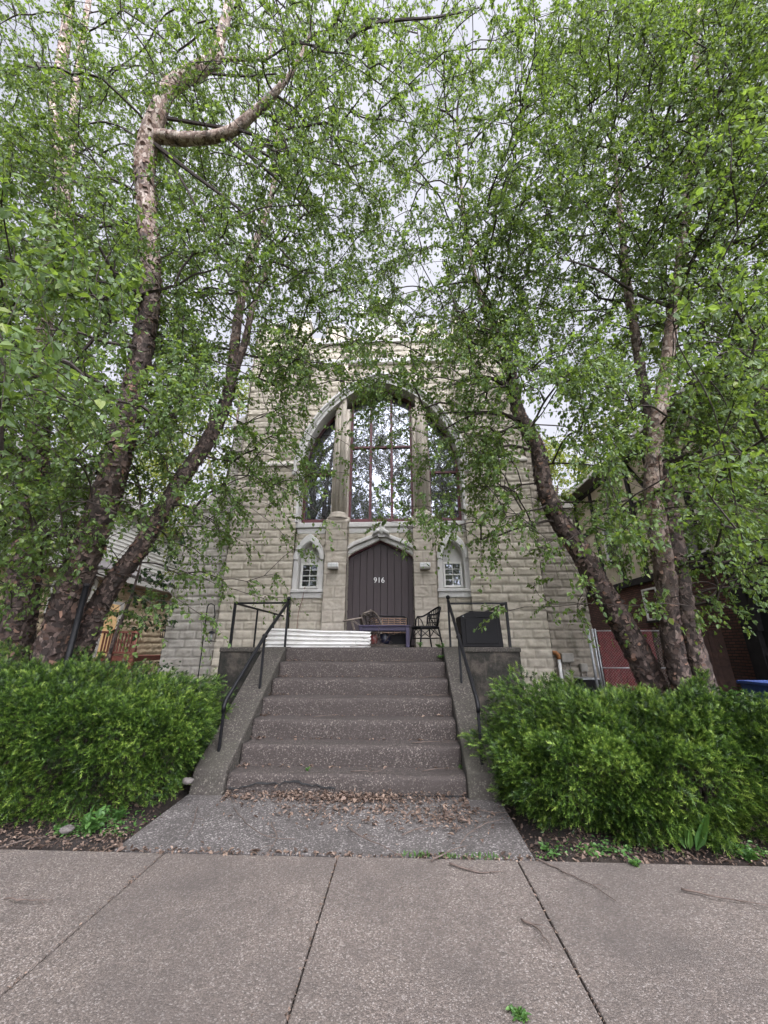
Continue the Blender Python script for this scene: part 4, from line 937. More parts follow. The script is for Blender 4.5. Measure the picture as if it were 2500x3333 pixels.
    k = MB()
    for (a, b) in zip(br[:-1], br[1:]): k.bar((X-.08, a[0], a[1]), (X-.08, b[0], b[1]), .14, .16, (1, 0, 0))
    k.build('knee_brace', M['dark_timber'], T)
    p = PX(2003, 1956, X-.12)
    L = thing('porch_lamp', 'small glowing orange lamp on the brick wall behind the leaning birch', 'lamp', tuple(p))
    MB().lathe(p, [(0, .05), (.05, .035), (.055, -.04), (0, -.05)], 12).build('bulb', M['lamp_glow'], L)
    MB().lathe(p+np.array([0, 0, .04]), [(0, .05), (.09, .0), (.09, -.01), (0, 0)], 12).build('lamp_cap', M['black_iron'], L); MB().bar(p+np.array([0, 0, .06]), (X+.01, p[1], p[2]+.06), .02).build('bracket', M['black_iron'], L)
house_right()

# ------------------------------------------------------------------ leaves, tubes, trees
def batch_tubes(paths, radii, s):
    B, Pn, _ = paths.shape
    t = nrm(np.gradient(paths, axis=1)); ref = np.where(np.abs(t[..., 2:3]) > .9, np.array([1., 0, 0]), np.array([0, 0, 1.]))
    a = nrm(np.cross(t, ref)); b = np.cross(t, a); an = 2*np.pi*np.arange(s)/s
    V = paths[:, :, None]+radii[:, :, None, None]*(a[:, :, None]*np.cos(an)[:, None]+b[:, :, None]*np.sin(an)[:, None])
    i = np.arange(B*Pn*s).reshape(B, Pn, s); j = np.roll(i, -1, 2)
    return V.reshape(-1, 3), np.stack([i[:, :-1], j[:, :-1], j[:, 1:], i[:, 1:]], -1).reshape(-1, 4)
def make_leaves(base, d, n, L, wr=.36, fold=.22, curl=.12):
    d = nrm(d); n = n-d*(n*d).sum(-1, keepdims=True); n = nrm(n); sd = np.cross(d, n); L = L[:, None]; w = L*wr
    v = [base, base+d*L*.30+sd*w*.92+n*w*fold, base+d*L*.66+sd*w*.70+n*w*(fold-curl), base+d*L-n*L*curl*.9, base+d*L*.66-sd*w*.70+n*w*(fold-curl), base+d*L*.30-sd*w*.92+n*w*fold]
    V = np.stack(v, 1); N = len(base); o = np.arange(N)[:, None]*6
    Q = np.concatenate([o+np.array([0, 3, 2, 1]), o+np.array([0, 5, 4, 3])], 0)
    return V.reshape(-1, 3), Q
def rdir(n): return nrm(rng.normal(size=(n, 3)))
def sprays(c, tang, nt_=5, nl_=14, tl=.42, ls=.053, droop=.42, jit=.6):
    """leafy twigs around the points c"""
    N = len(c); C = np.repeat(c, nt_, 0); D = nrm(np.repeat(tang, nt_, 0)*.55+rdir(N*nt_)*jit+np.array([0, 0, -.12]))
    Lt = tl*rng.uniform(.55, 1.25, (N*nt_, 1)); tt = np.linspace(0, 1, 5)
    dn = np.array([0, 0, -1.])
    path = C[:, None]+D[:, None]*(Lt[:, None]*tt[None, :, None])+dn*(Lt[:, None]*droop*tt[None, :, None]**2)
    tr = np.linspace(.0032, .0012, 5)[None].repeat(N*nt_, 0); TV, TQ = batch_tubes(path, tr, 3)
    K = N*nt_; t = rng.uniform(.08, 1.02, (K, nl_, 1)); base = C[:, None]+D[:, None]*Lt[:, None]*t+dn*Lt[:, None]*droop*t*t
    td = nrm(D[:, None]+dn*2*droop*t); base = base+rng.normal(size=base.shape)*.012
    ld = nrm(td*.45+rng.normal(size=base.shape)*.62+dn*.55); nn = np.array([0, 0, 1.])*.55+rng.normal(size=base.shape)*.75
    LL = ls*np.clip(rng.normal(1, .22, (K*nl_)), .5, 1.6)
    LV, LQ = make_leaves(base.reshape(-1, 3), ld.reshape(-1, 3), nn.reshape(-1, 3), LL)
    return TV, TQ, LV, LQ
def crom(P, n):
    P = np.array(P, float); P = np.vstack([2*P[0]-P[1], P, 2*P[-1]-P[-2]]); out = []
    for i in range(1, len(P)-2):
        for t in np.linspace(0, 1, n, endpoint=False):
            a, b, c, d = P[i-1], P[i], P[i+1], P[i+2]
            out.append(.5*((2*b)+(-a+c)*t+(2*a-5*b+4*c-d)*t*t+(-a+3*b-3*c+d)*t**3))
    out.append(P[-2]); return np.array(out)
def resample(P, step):
    d = np.r_[0, np.cumsum(np.linalg.norm(np.diff(P[:, :3], axis=0), axis=1))]; n = max(3, int(d[-1]/step)+1); s = np.linspace(0, d[-1], n)
    return np.stack([np.interp(s, d, P[:, k]) for k in range(P.shape[1])], 1)
def trunk_mesh(stems, pale_h, flakes=True, sides=36, step=.035, rough=1.0):
    """stems: arrays (n,4) of x,y,z,r -> verts, faces, pale attribute, material index"""
    VV, QQ, PA, MI = [], [], [], []; off = 0
    for st in stems:
        q = resample(st, step); p, r = q[:, :3], q[:, 3]; n = len(p)
        t = nrm(np.gradient(p, axis=0)); a = np.zeros_like(p); b = np.zeros_like(p); u = np.array([1., 0, 0])
        for i in range(n): a[i] = nrm(u-t[i]*(u@t[i])); u = a[i]; b[i] = np.cross(t[i], a[i])
        an = 2*np.pi*np.arange(sides)/sides
        dirs = a[:, None]*np.cos(an)[:, None]+b[:, None]*np.sin(an)[:, None]
        base = p[:, None]+dirs*r[:, None, None]
        lump = vnoise(base*np.array([3., 3, 1.6]))*.07
        pl = vnoise(base*np.array([15, 15, 9.])); pl = np.where(pl > -.05, 1, 0)*.5+vnoise(base*np.array([31, 31, 17.]))*.5
        pal = np.clip((base[..., 2]-pale_h)/2.6, 0, 1)*np.clip((.2-r[:, None])/.06+.4, .15, 1)
        dsp = 1+lump+(pl*.022*rough*(1-.6*pal))/np.maximum(r[:, None], .05)*np.clip(r[:, None]/.12, .2, 1)
        V = p[:, None]+dirs*(r[:, None]*dsp)[..., None]
        i = np.arange(n*sides).reshape(n, sides); j = np.roll(i, -1, 1)
        VV.append(V.reshape(-1, 3)); QQ.append(np.stack([i[:-1], j[:-1], j[1:], i[1:]], -1).reshape(-1, 4)+off); PA.append(pal.ravel()); MI.append(np.zeros(len(QQ[-1]), int)); off += n*sides
        if flakes:
            L = np.linalg.norm(np.diff(p, axis=0), axis=1).sum(); nf = int(L*np.mean(r)*2*math.pi*330*rough)
            k = rng.integers(0, n, nf); k = k[rng.random(nf) > .82*np.clip((p[k, 2]-pale_h)/2.6, 0, 1)*np.clip((.2-r[k])/.06+.4, .15, 1)]; nf = len(k); an2 = rng.uniform(0, 2*np.pi, nf)
            dr = a[k]*np.cos(an2)[:, None]+b[k]*np.sin(an2)[:, None]; tg = np.cross(t[k], dr); c = p[k]+dr*(r[k]*1.03)[:, None]
            sw_ = rng.uniform(.015, .05, nf)[:, None]*np.clip(r[k][:, None]/.15, .35, 1.2); sh_ = rng.uniform(.012, .045, nf)[:, None]*np.clip(r[k][:, None]/.15, .4, 1.2)
            fl = rng.uniform(.006, .032, nf)[:, None]*np.clip(r[k][:, None]/.15, .3, 1.1); ax = t[k]*rng.choice([-1, 1], nf)[:, None]
            sl_ = rng.normal(0, .35, (nf, 1)); ax2 = nrm(ax+tg*sl_)
            tg2 = nrm(np.cross(ax2, dr))
            v = [c-tg2*sw_-ax2*sh_, c+tg2*sw_*rng.uniform(.6, 1, (nf, 1))-ax2*sh_, c+tg2*sw_*.9+ax2*sh_*.3+dr*fl*.4, c-tg2*sw_*.9+ax2*sh_*.3+dr*fl*.4,
                 c+tg2*sw_*.7*rng.uniform(.3, 1, (nf, 1))+ax2*sh_*rng.uniform(.7, 1.2, (nf, 1))+dr*fl, c-tg2*sw_*.7+ax2*sh_*rng.uniform(.5, 1.2, (nf, 1))+dr*fl]
            o = off+np.arange(nf)[:, None]*6
            VV.append(np.stack(v, 1).reshape(-1, 3)); QQ.append(np.concatenate([o+np.array([0, 1, 2, 3]), o+np.array([3, 2, 4, 5])], 0)); MI.append(np.ones(nf*2, int))
            PA.append(np.repeat(np.clip((c[:, 2]-pale_h)/2.6, 0, 1), 6)); off += nf*6
    return np.vstack(VV), np.vstack(QQ), np.concatenate(PA), np.concatenate(MI)

class Skel:
    def __init__(s, stems, zmin=2.0):
        s.p = []; s.par = []; s.r = []
        for st in stems:
            q = resample(st, .15)
            for k in q:
                if k[2] > zmin: s.p.append(k[:3]); s.par.append(-1); s.r.append(k[3])
        s.nt = len(s.p); s.paths = []
    def grow(s, spots, upc=.9):
        order = np.argsort([np.min(np.linalg.norm(np.array(s.p[:s.nt])-q, axis=1)) for q in spots])
        tang = np.zeros((len(spots), 3)); A = np.array(s.p)
        buf = np.zeros((len(A)+len(spots)*12, 3)); buf[:len(A)] = A; n = len(A)
        dist0 = np.zeros(len(buf)); 
        for oi in order:
            q = spots[oi]; dv = q-buf[:n]; d = np.linalg.norm(dv, axis=1)
            cost = d*(1+upc*np.clip(-dv[:, 2]/np.maximum(d, .01)-.25, 0, 1))+.28*dist0[:n]
            k = int(np.argmin(cost)); p0 = buf[k]; L = d[k]
            ctrl = p0+(q-p0)*.45+np.array([0, 0, .16*L])+rng.normal(size=3)*.07*L
            m = int(np.clip(L/.22, 2, 10)); tt = np.linspace(0, 1, m+1)[1:, None]
            pts = (1-tt)**2*p0+2*tt*(1-tt)*ctrl+tt**2*q; pts[:-1] += rng.normal(size=(m-1, 3))*.018
            ids = [k]
            for j in range(m):
                buf[n] = pts[j]; dist0[n] = dist0[k]+L*(j+1)/m; s.par.append(ids[-1]); ids.append(n); n += 1
            s.paths.append(ids); tang[oi] = nrm(q-ctrl)
        s.P = buf[:n]; return tang
    def radii(s, c0=.0042, ex=.46):
        cnt = np.zeros(len(s.P))
        for ids in s.paths:
            k = ids[-1]
            while k >= s.nt and k != -1: cnt[k] += 1; k = s.par[k]
        s.cnt = cnt; return c0*np.maximum(cnt, 1)**ex
    def tubes(s, sides=5, cap=.07):
        r = np.minimum(s.radii(), cap); PP, RR = [], []
        for ids in s.paths:
            pts = s.P[ids]; rr = r[ids].copy(); rr[0] = rr[1]*1.15
            q = resample(np.c_[pts, rr], 1e9) if False else np.c_[pts, rr]
            d = np.r_[0, np.cumsum(np.linalg.norm(np.diff(q[:, :3], axis=0), axis=1))]; ss = np.linspace(0, d[-1], 8)
            q = np.stack([np.interp(ss, d, q[:, k]) for k in range(4)], 1); PP.append(q[:, :3]); RR.append(q[:, 3])
        return batch_tubes(np.array(PP), np.array(RR), sides)

def tree_obj(name, lab, cat, group, base, stems, spots, leaf, pale_h=4.5, spray=None, boughs=(), rough=1.0, flakes=True, sides=36, step=.035):
    T = thing(name, lab, cat, tuple(base), group)
    V, Q, PA, MI = trunk_mesh(stems, pale_h, flakes, sides, step, rough)
    npobj('trunk', V, Q, [M['bark'], M['flake']], T, smooth=True, mi=MI, attrs={'pale': PA})
    sk = Skel(stems); tang = sk.grow(spots); bV, bQ = sk.tubes()
    for q in boughs:
        q = resample(q, .12); q = q[np.linspace(0, len(q)-1, 16).astype(int)] if len(q) >= 16 else resample(q, np.linalg.norm(np.diff(q[:, :3], axis=0), axis=1).sum()/15.5)
        v2, q2 = batch_tubes(q[None, :, :3], q[None, :, 3], 6); bQ = np.vstack([bQ, q2+len(bV)]); bV = np.vstack([bV, v2])
    spray = spray or {}
    groups = spray.pop('near', None)
    tV, tQ, lV, lQ = sprays(spots, tang, **spray)
    o1 = len(bV); o2 = o1+len(tV)
    npobj('crown', np.vstack([bV, tV, lV]), np.vstack([bQ, tQ+o1, lQ+o2]), [M['branch'], M[leaf]], T, mi=np.r_[np.zeros(len(bQ)+len(tQ), int), np.ones(len(lQ), int)])
    return len(lQ)//2

# trunks from (px, py, width px, camera depth)
def stem(L, foot=None):
    q = []
    for (x, y, w, d) in L: q.append([*PD(x, y, d), w*d/F/2])
    if foot is not None:
        b = np.array(q[0]); dirv = np.array(q[0][:3])-np.array(q[1][:3]); dirv = dirv/abs(dirv[2]); h = b[2]-foot
        q = [[*(b[:3]+dirv*h*.9), b[3]*1.5], [*(b[:3]+dirv*h*.55), b[3]*1.15]]+q
    return crom(q, 8)
ST = {}
ST[1] = [stem([(42, 2140, 98, 6.5), (84, 1860, 80, 6.6), (112, 1600, 66, 6.9), (132, 1250, 54, 7.4), (150, 928, 46, 8.0), (205, 633, 40, 8.8), (181, 362, 34, 9.4), (223, 30, 26, 10), (240, -400, 14, 10.8)], .25),
         stem([(200, 640, 30, 8.8), (235, 520, 26, 9.0), (236, 400, 22, 9.3), (262, 170, 18, 9.7), (292, -20, 15, 10.1), (330, -350, 9, 10.6)])]
ST[2] = [stem([(165, 2140, 96, 5.5), (250, 1880, 88, 5.6), (335, 1650, 80, 5.7), (385, 1480, 74, 5.8), (428, 1300, 64, 5.9), (470, 1100, 58, 6.0), (492, 900, 54, 6.15), (478, 700, 56, 6.3), (470, 545, 58, 6.4), (488, 440, 56, 6.45), (516, 365, 50, 6.5), (538, 305, 48, 6.55), (580, 264, 46, 6.6), (663, 217, 42, 6.7), (702, 186, 38, 6.75), (722, 110, 31, 6.9), (748, -10, 26, 7.2), (765, -260, 14, 7.6)], .25),
         stem([(486, 452, 38, 6.45), (530, 446, 40, 6.42), (603, 453, 37, 6.4), (693, 447, 34, 6.4), (757, 424, 32, 6.4), (814, 380, 29, 6.45), (874, 325, 25, 6.5), (926, 266, 18, 6.55), (962, 215, 13, 6.6), (1010, 110, 8, 6.8)]),
         stem([(703, 190, 15, 6.75), (770, 192, 11, 6.75), (866, 190, 8, 6.8), (885, 130, 6, 6.9)])]
ST[3] = [stem([(262, 2112, 70, 5.9), (316, 1985, 60, 5.95), (380, 1880, 54, 6.0), (443, 1804, 52, 6.1), (540, 1648, 48, 6.3), (600, 1545, 45, 6.5), (660, 1462, 42, 6.7), (722, 1343, 38, 7.0), (752, 1234, 32, 7.2), (778, 1017, 26, 7.6), (830, 800, 21, 8.0), (888, 620, 16, 8.4), (905, 400, 10, 8.8)], .25),
         stem([(752, 1240, 26, 7.2), (800, 1105, 22, 7.4), (820, 1010, 18, 7.6), (880, 850, 11, 7.9)])]
ST[4] = [stem([(2136, 2247, 80, 6.1), (2060, 2095, 72, 6.2), (1984, 1960, 66, 6.3), (1941, 1894, 64, 6.35), (1898, 1808, 62, 6.4), (1860, 1753, 60, 6.5), (1811, 1680, 54, 6.6), (1770, 1575, 49, 6.7), (1753, 1470, 46, 6.8), (1719, 1400, 42, 6.9), (1681, 1322, 37, 7.1), (1665, 1220, 31, 7.3), (1627, 1120, 24, 7.5), (1560, 950, 16, 7.9), (1510, 700, 10, 8.4), (1490, 400, 6, 9)], .3)]
ST[5] = [stem([(2234, 2274, 68, 5.7), (2201, 2150, 60, 5.75), (2180, 2014, 57, 5.8), (2169, 1905, 56, 5.85), (2153, 1797, 56, 5.9), (2136, 1688, 54, 6.0), (2126, 1560, 50, 6.1), (2138, 1400, 46, 6.2), (2158, 1280, 42, 6.35), (2175, 1153, 37, 6.5), (2192, 984, 32, 6.7), (2215, 850, 28, 6.9), (2250, 434, 22, 7.6), (2275, 0, 13, 8.3)], .3)]
ST[6] = [stem([(2325, 2320, 58, 5.5), (2263, 2122, 54, 5.65), (2232, 1987, 52, 5.75), (2207, 1850, 50, 5.95), (2190, 1700, 46, 6.15), (2164, 1560, 40, 6.3), (2122, 1420, 35, 6.5), (2085, 1200, 27, 6.9), (2040, 900, 21, 7.4), (2000, 500, 13, 8.2)], .3)]

# how full the leaves are, by region of the sky (rows of 250 px), 0 to 9
GRID = ["5567755899", "7777766889", "8887756889", "9988767788", "9797668878", "9884227679", "9653115469", "5211001234"]
GR = [[int(c) for c in r] for r in GRID]
def wgt(px, py):
    c = int(min(9, max(0, px//250))); r = int(py//250)
    if r < 0: r = 0
    if r > 7: return 0
    return GR[r][c]
spots = {k: [] for k in ST}
trunkpts = {k: np.vstack([resample(s_, .3)[:, :3] for s_ in ST[k]]) for k in ST}
NL = 5*14
def depth_for(px, py):
    left = px < 700; right = px > 1650
    if py > 1150:
        return rng.uniform(4.2, 7.4) if (left or right) else rng.uniform(5.6, 8.0)
    return rng.uniform(5.2, 10.6)
def ok(p):
    x, y, z = p
    if z < 1.9: return False
    if y > 9.1 and -6.4 < x < 5.0 and z < 13.2: return False
    if x < -9.4 or x > 8.0: return False
    return True
TP = []
for k in ST:
    for s_ in ST[k]:
        for q in resample(s_, .2):
            x_, y_, d_ = proj(q[:3])
            if 1000 < y_ < 2350: TP.append((x_, y_, d_, q[3]*F/d_))
TP = np.array(TP)
def hides_trunk(px, py, d, m=75):
    if py < 950: return False
    e = np.hypot(TP[:, 0]-px, TP[:, 1]-py-35)-TP[:, 3]
    return bool(np.any((e < m) & (TP[:, 2] > d-.2)))
cells = [(c, r) for r in range(-2, 8) for c in range(-2, 12)]
for (c, r) in cells:
    w_ = wgt(c*250+125, max(r, 0)*250+125)
    if w_ == 0: continue
    out = c < 0 or c > 9 or r < 0
    cov = min(.90, w_/10.0); need = -math.log(1-cov)*62500*(1.62 if not out else .5); acc = 0; tries = 0
    while acc < need and tries < 3000:
        tries += 1
        px = c*250+rng.uniform(0, 250); py = r*250+rng.uniform(0, 250)
        # blend between neighbouring cells so no square edges remain
        wj = wgt(px+rng.uniform(-125, 125), py+rng.uniform(-125, 125))
        if rng.uniform(0, 10) > wj+1.5: acc += 20; continue
        d = depth_for(px, py); p = PD(px, py, d)
        if not ok(p): continue
        if hides_trunk(px, py, d) and rng.random() < .8: acc += 8; continue
        # clumping
        if fbm(p[None]*.75, 2)[0] < -.26: acc += 15; continue
        dd = {k: np.min(np.linalg.norm(trunkpts[k]-p, axis=1)) for k in ST}; k = min(dd, key=dd.get)
        if rng.random() < .25: k = sorted(dd, key=dd.get)[1]
        spots[k].append(p); acc += NL*.00085*(F/d)**2
EX = [  # sprays reaching over the front, (px, py, depth, tree)
 (1200, 1335, 6.6, 4), (1260, 1350, 6.6, 4), (1320, 1330, 6.7, 4), (1370, 1380, 6.7, 4), (1420, 1340, 6.8, 4), (1240, 1230, 6.9, 4), (1330, 1250, 6.9, 4),
 (1440, 1790, 5.6, 4), (1400, 1740, 5.6, 4), (1480, 1780, 5.8, 4), (1560, 1760, 6, 4), (1620, 1720, 6, 4), (1450, 1720, 6, 4), (1500, 1660, 6.2, 4), (1560, 1640, 6.2, 4), (1400, 1560, 6.4, 4), (1350, 1640, 6.4, 4), (1440, 1480, 6.5, 4), (1480, 1380, 6.6, 4), (1520, 1560, 6.5, 4), (1580, 1500, 6.5, 4), (1330, 1700, 6.2, 4),
 (960, 1650, 6.4, 3), (930, 1560, 6.4, 3), (985, 1690, 6.2, 3), (880, 1600, 6.3, 3), (840, 1500, 6.3, 3), (900, 1450, 6.5, 3), (800, 1580, 6.1, 3), (760, 1700, 6, 3), (720, 1640, 6, 3), (690, 1760, 5.9, 3), (650, 1850, 5.9, 3), (620, 1700, 6, 3), (1000, 1380, 6.8, 3), (960, 1250, 7, 3), (1050, 1200, 7, 3), (780, 1440, 6.4, 3), (600, 1900, 5.8, 3), (560, 1800, 5.9, 3), (720, 1930, 5.7, 3)]
EX += [(rng.uniform(1450, 1760), rng.uniform(650, 1330), rng.uniform(6.0, 7.2), 4) for _ in range(45)]
for (x, y, d, k) in EX:
    for _ in range(2): spots[k].append(PD(x+rng.uniform(-22, 22), y-(70 if k == 4 else 115 if x > 900 else 45)+rng.uniform(-20, 20), d+rng.uniform(-.2, .3)))
# low boughs hanging close to the pavement at both sides
near = {1: [], 2: [], 5: [], 6: []}
for _ in range(46):
    px, py, d = rng.uniform(-260, 160), rng.uniform(620, 1720), rng.uniform(1.9, 3.3); near[2 if rng.random() < .7 else 1].append(PD(px, py, d))
for _ in range(26):
    px, py, d = rng.uniform(150, 420), rng.uniform(650, 1350), rng.uniform(2.6, 3.6); near[2].append(PD(px, py, d))
for _ in range(36):
    px, py, d = rng.uniform(2080, 2760), rng.uniform(1050, 1780), rng.uniform(2.5, 4.0); near[5 if rng.random() < .6 else 6].append(PD(px, py, d))
for _ in range(14):
    px, py, d = rng.uniform(1900, 2200), rng.uniform(1450, 1800), rng.uniform(3.4, 4.6); near[5].append(PD(px, py, d))
for _ in range(10):
    px, py, d = rng.uniform(2250, 2600), rng.uniform(300, 1000), rng.uniform(2.6, 3.6); near[5].append(PD(px, py, d))
for k, L in near.items(): spots[k] += [p for p in L if p[2] > 1.75 and not (proj(p)[1] > 1250 and hides_trunk(*proj(p), 60) and rng.random() < .8)]
LAB = {1: 'straight dark birch at the far left with a pale double top', 2: 'thick peeling birch whose trunk forks into a long bent limb', 3: 'slender birch leaning right across the church front corner',
       4: 'birch right of the church with its trunk leaning far left', 5: 'upright peeling birch with pale pinkish patches on its trunk', 6: 'darker shaggy birch stem pressed close behind the pale patched one'}
BOUGH = {2: [stem([(505, 470, 15, 6.4), (620, 560, 12, 6.3), (690, 612, 10, 6.3), (800, 700, 8, 6.4), (960, 860, 5, 6.6)]), stem([(545, 385, 13, 6.5), (690, 410, 12, 6.45), (800, 430, 11, 6.4), (930, 480, 9, 6.5), (1110, 540, 5, 6.8)]),
             stem([(745, 452, 11, 6.4), (840, 530, 10, 6.4), (940, 620, 8, 6.5), (1040, 730, 5, 6.7)]), stem([(525, 490, 9, 6.4), (600, 600, 8, 6.3), (660, 720, 6, 6.3), (710, 850, 4, 6.4)]), stem([(690, 240, 8, 6.7), (790, 248, 7, 6.7), (900, 240, 5, 6.8)]),
             stem([(470, 980, 16, 6.0), (400, 960, 13, 5.6), (370, 890, 11, 5.3), (310, 780, 8, 5.0)]), stem([(440, 1130, 13, 5.8), (330, 1110, 10, 5.3), (250, 1080, 8, 4.9), (110, 1070, 6, 4.5)])],
         4: [stem([(1130, 138, 13, 6.6), (1185, 88, 12, 6.6), (1290, 66, 10, 6.7), (1420, 56, 8, 6.9), (1560, 25, 5, 7.4)]), stem([(1692, 1365, 15, 6.9), (1610, 1345, 12, 6.7), (1540, 1350, 9, 6.5), (1440, 1400, 5, 6.3)]), stem([(1680, 1290, 16, 7.1), (1610, 1235, 13, 6.8), (1530, 1228, 9, 6.6), (1440, 1270, 5, 6.4)]),
             stem([(1700, 1390, 10, 6.9), (1640, 1345, 8, 6.6), (1560, 1340, 6, 6.4), (1430, 1345, 4, 6.2)]), stem([(1668, 1230, 10, 7.2), (1590, 1150, 8, 6.9), (1530, 1110, 5, 6.7)]), stem([(1740, 1470, 10, 6.8), (1650, 1450, 8, 6.5), (1540, 1500, 5, 6.3)])],
         5: [stem([(2190, 1000, 15, 6.6), (2080, 960, 11, 6.2), (1950, 880, 8, 5.9), (1820, 840, 5, 5.7)]), stem([(2200, 930, 14, 6.7), (2290, 800, 11, 6.3), (2420, 700, 8, 5.8), (2560, 600, 6, 5.4)]), stem([(2150, 1330, 13, 6.3), (2250, 1360, 10, 5.8), (2350, 1420, 8, 5.3), (2500, 1560, 5, 4.7)]), stem([(2235, 600, 12, 7.3), (2330, 330, 9, 6.7), (2390, 100, 6, 6.3)])]}
tot = 0
for k in ST:
    b = ST[k][0][0][:3].copy(); b[2] = .3
    tot += tree_obj('birch_tree', LAB[k], 'birch tree', 'river birches in front of the church', b, ST[k], np.array(spots[k]), 'leaf', boughs=BOUGH.get(k, ()), pale_h={1: 5.5, 2: 6.3, 3: 6.5, 4: 7, 5: 2.0, 6: 6}[k])
print('birch leaves', tot)

def bg_tree(lab, name, x, y, h, rad, n, leaf, ls, group, zc=.62, ztop=None, seed=0, nl_=10):
    z0 = .3 if y > 0 else -.1; q = [[x, y, z0, .30], [x+.1, y, h*.25, .24], [x-.15, y+.2, h*.5, .17], [x+.1, y, h*.72, .11], [x, y, h*.92, .04]]
    stems = [crom(q, 6)]
    for k in range(3):
        a = rng.uniform(0, 6.28); stems.append(crom([[x, y, h*(.28+.08*k), .13], [x+rad*.3*math.cos(a), y+rad*.3*math.sin(a), h*(.45+.08*k), .09], [x+rad*.6*math.cos(a), y+rad*.6*math.sin(a), h*(.62+.09*k), .04]], 6))
    sp = []
    while len(sp) < n:
        v = rng.normal(size=3); v = v/np.linalg.norm(v)*rng.uniform(.35, 1)**.5; p = np.array([x, y, h*zc])+v*np.array([rad, rad, h*(1-zc)])
        if fbm((p*.55+seed)[None], 2)[0] > -.08 and p[2] > 1.6: sp.append(p)
    tree_obj(name, lab, 'tree', group, (x, y, z0), stems, np.array(sp), leaf, pale_h=30, spray=dict(nt_=4, nl_=nl_, tl=.75, ls=ls, droop=.3, jit=.9), flakes=False, sides=14, step=.15)
g = 'trees growing behind the church'
bg_tree('sunlit yellow-green tree rising behind the left church corner', 'broadleaf_tree', -9.5, 19, 17, 4.2, 420, 'leaf_far', .13, g, seed=1)
bg_tree('yellow-green tree showing above the church roof', 'broadleaf_tree', 2.0, 24, 21, 4.5, 420, 'leaf_far', .15, g, seed=2)
bg_tree('bright tree filling the gap between church and brick house', 'broadleaf_tree', 7.5, 20, 13, 3.0, 330, 'leaf_far', .13, g, seed=3)
bg_tree('tall tree beyond the brick house roof', 'broadleaf_tree', 16.5, 24, 19, 4.8, 400, 'leaf_far', .15, g, seed=4)
bg_tree('pale green tree behind the stone house at far left', 'broadleaf_tree', -19, 22, 17, 4.8, 380, 'leaf_far', .15, g, seed=5)
g = 'street trees mirrored in the church windows'
bg_tree('open crowned street tree mirrored in the left of the great window', 'street_tree', -6.0, -9, 16, 4.4, 420, 'leaf_dark', .15, g, seed=6)
bg_tree('denser street tree mirrored in the right of the great window', 'street_tree', 3.5, -10, 18, 4.8, 460, 'leaf_dark', .15, g, seed=7)
# small maple beside the left church corner
mx_, my_ = -6.9, 9.3
sp = []
for (x, y) in ((400, 1905), (430, 1930), (470, 1950), (505, 1960), (540, 1985), (420, 1985), (460, 2005), (500, 2010), (440, 2045), (520, 1915), (540, 1860), (560, 1800), (500, 1860), (450, 1870), (590, 1740), (610, 1680), (480, 1790), (395, 2020), (545, 2030), (400, 1840)):
    for _ in range(1): sp.append(PY(x+rng.uniform(-14, 14), y+rng.uniform(-14, 14), my_+rng.uniform(-.7, .7)))
tree_obj('maple_sapling', 'dark leaved young maple beside the left corner of the church', 'maple tree', None, (mx_, my_, .4), [crom([[mx_, my_, .35, .05], [mx_+.05, my_, 1.6, .042], [mx_+.2, my_+.1, 2.8, .03], [mx_+.3, my_+.1, 4.4, .012]], 6)], np.array(sp), 'leaf_dark', pale_h=30, spray=dict(nt_=4, nl_=9, tl=.3, ls=.085, droop=.3, jit=.9), flakes=False, sides=10, step=.1)

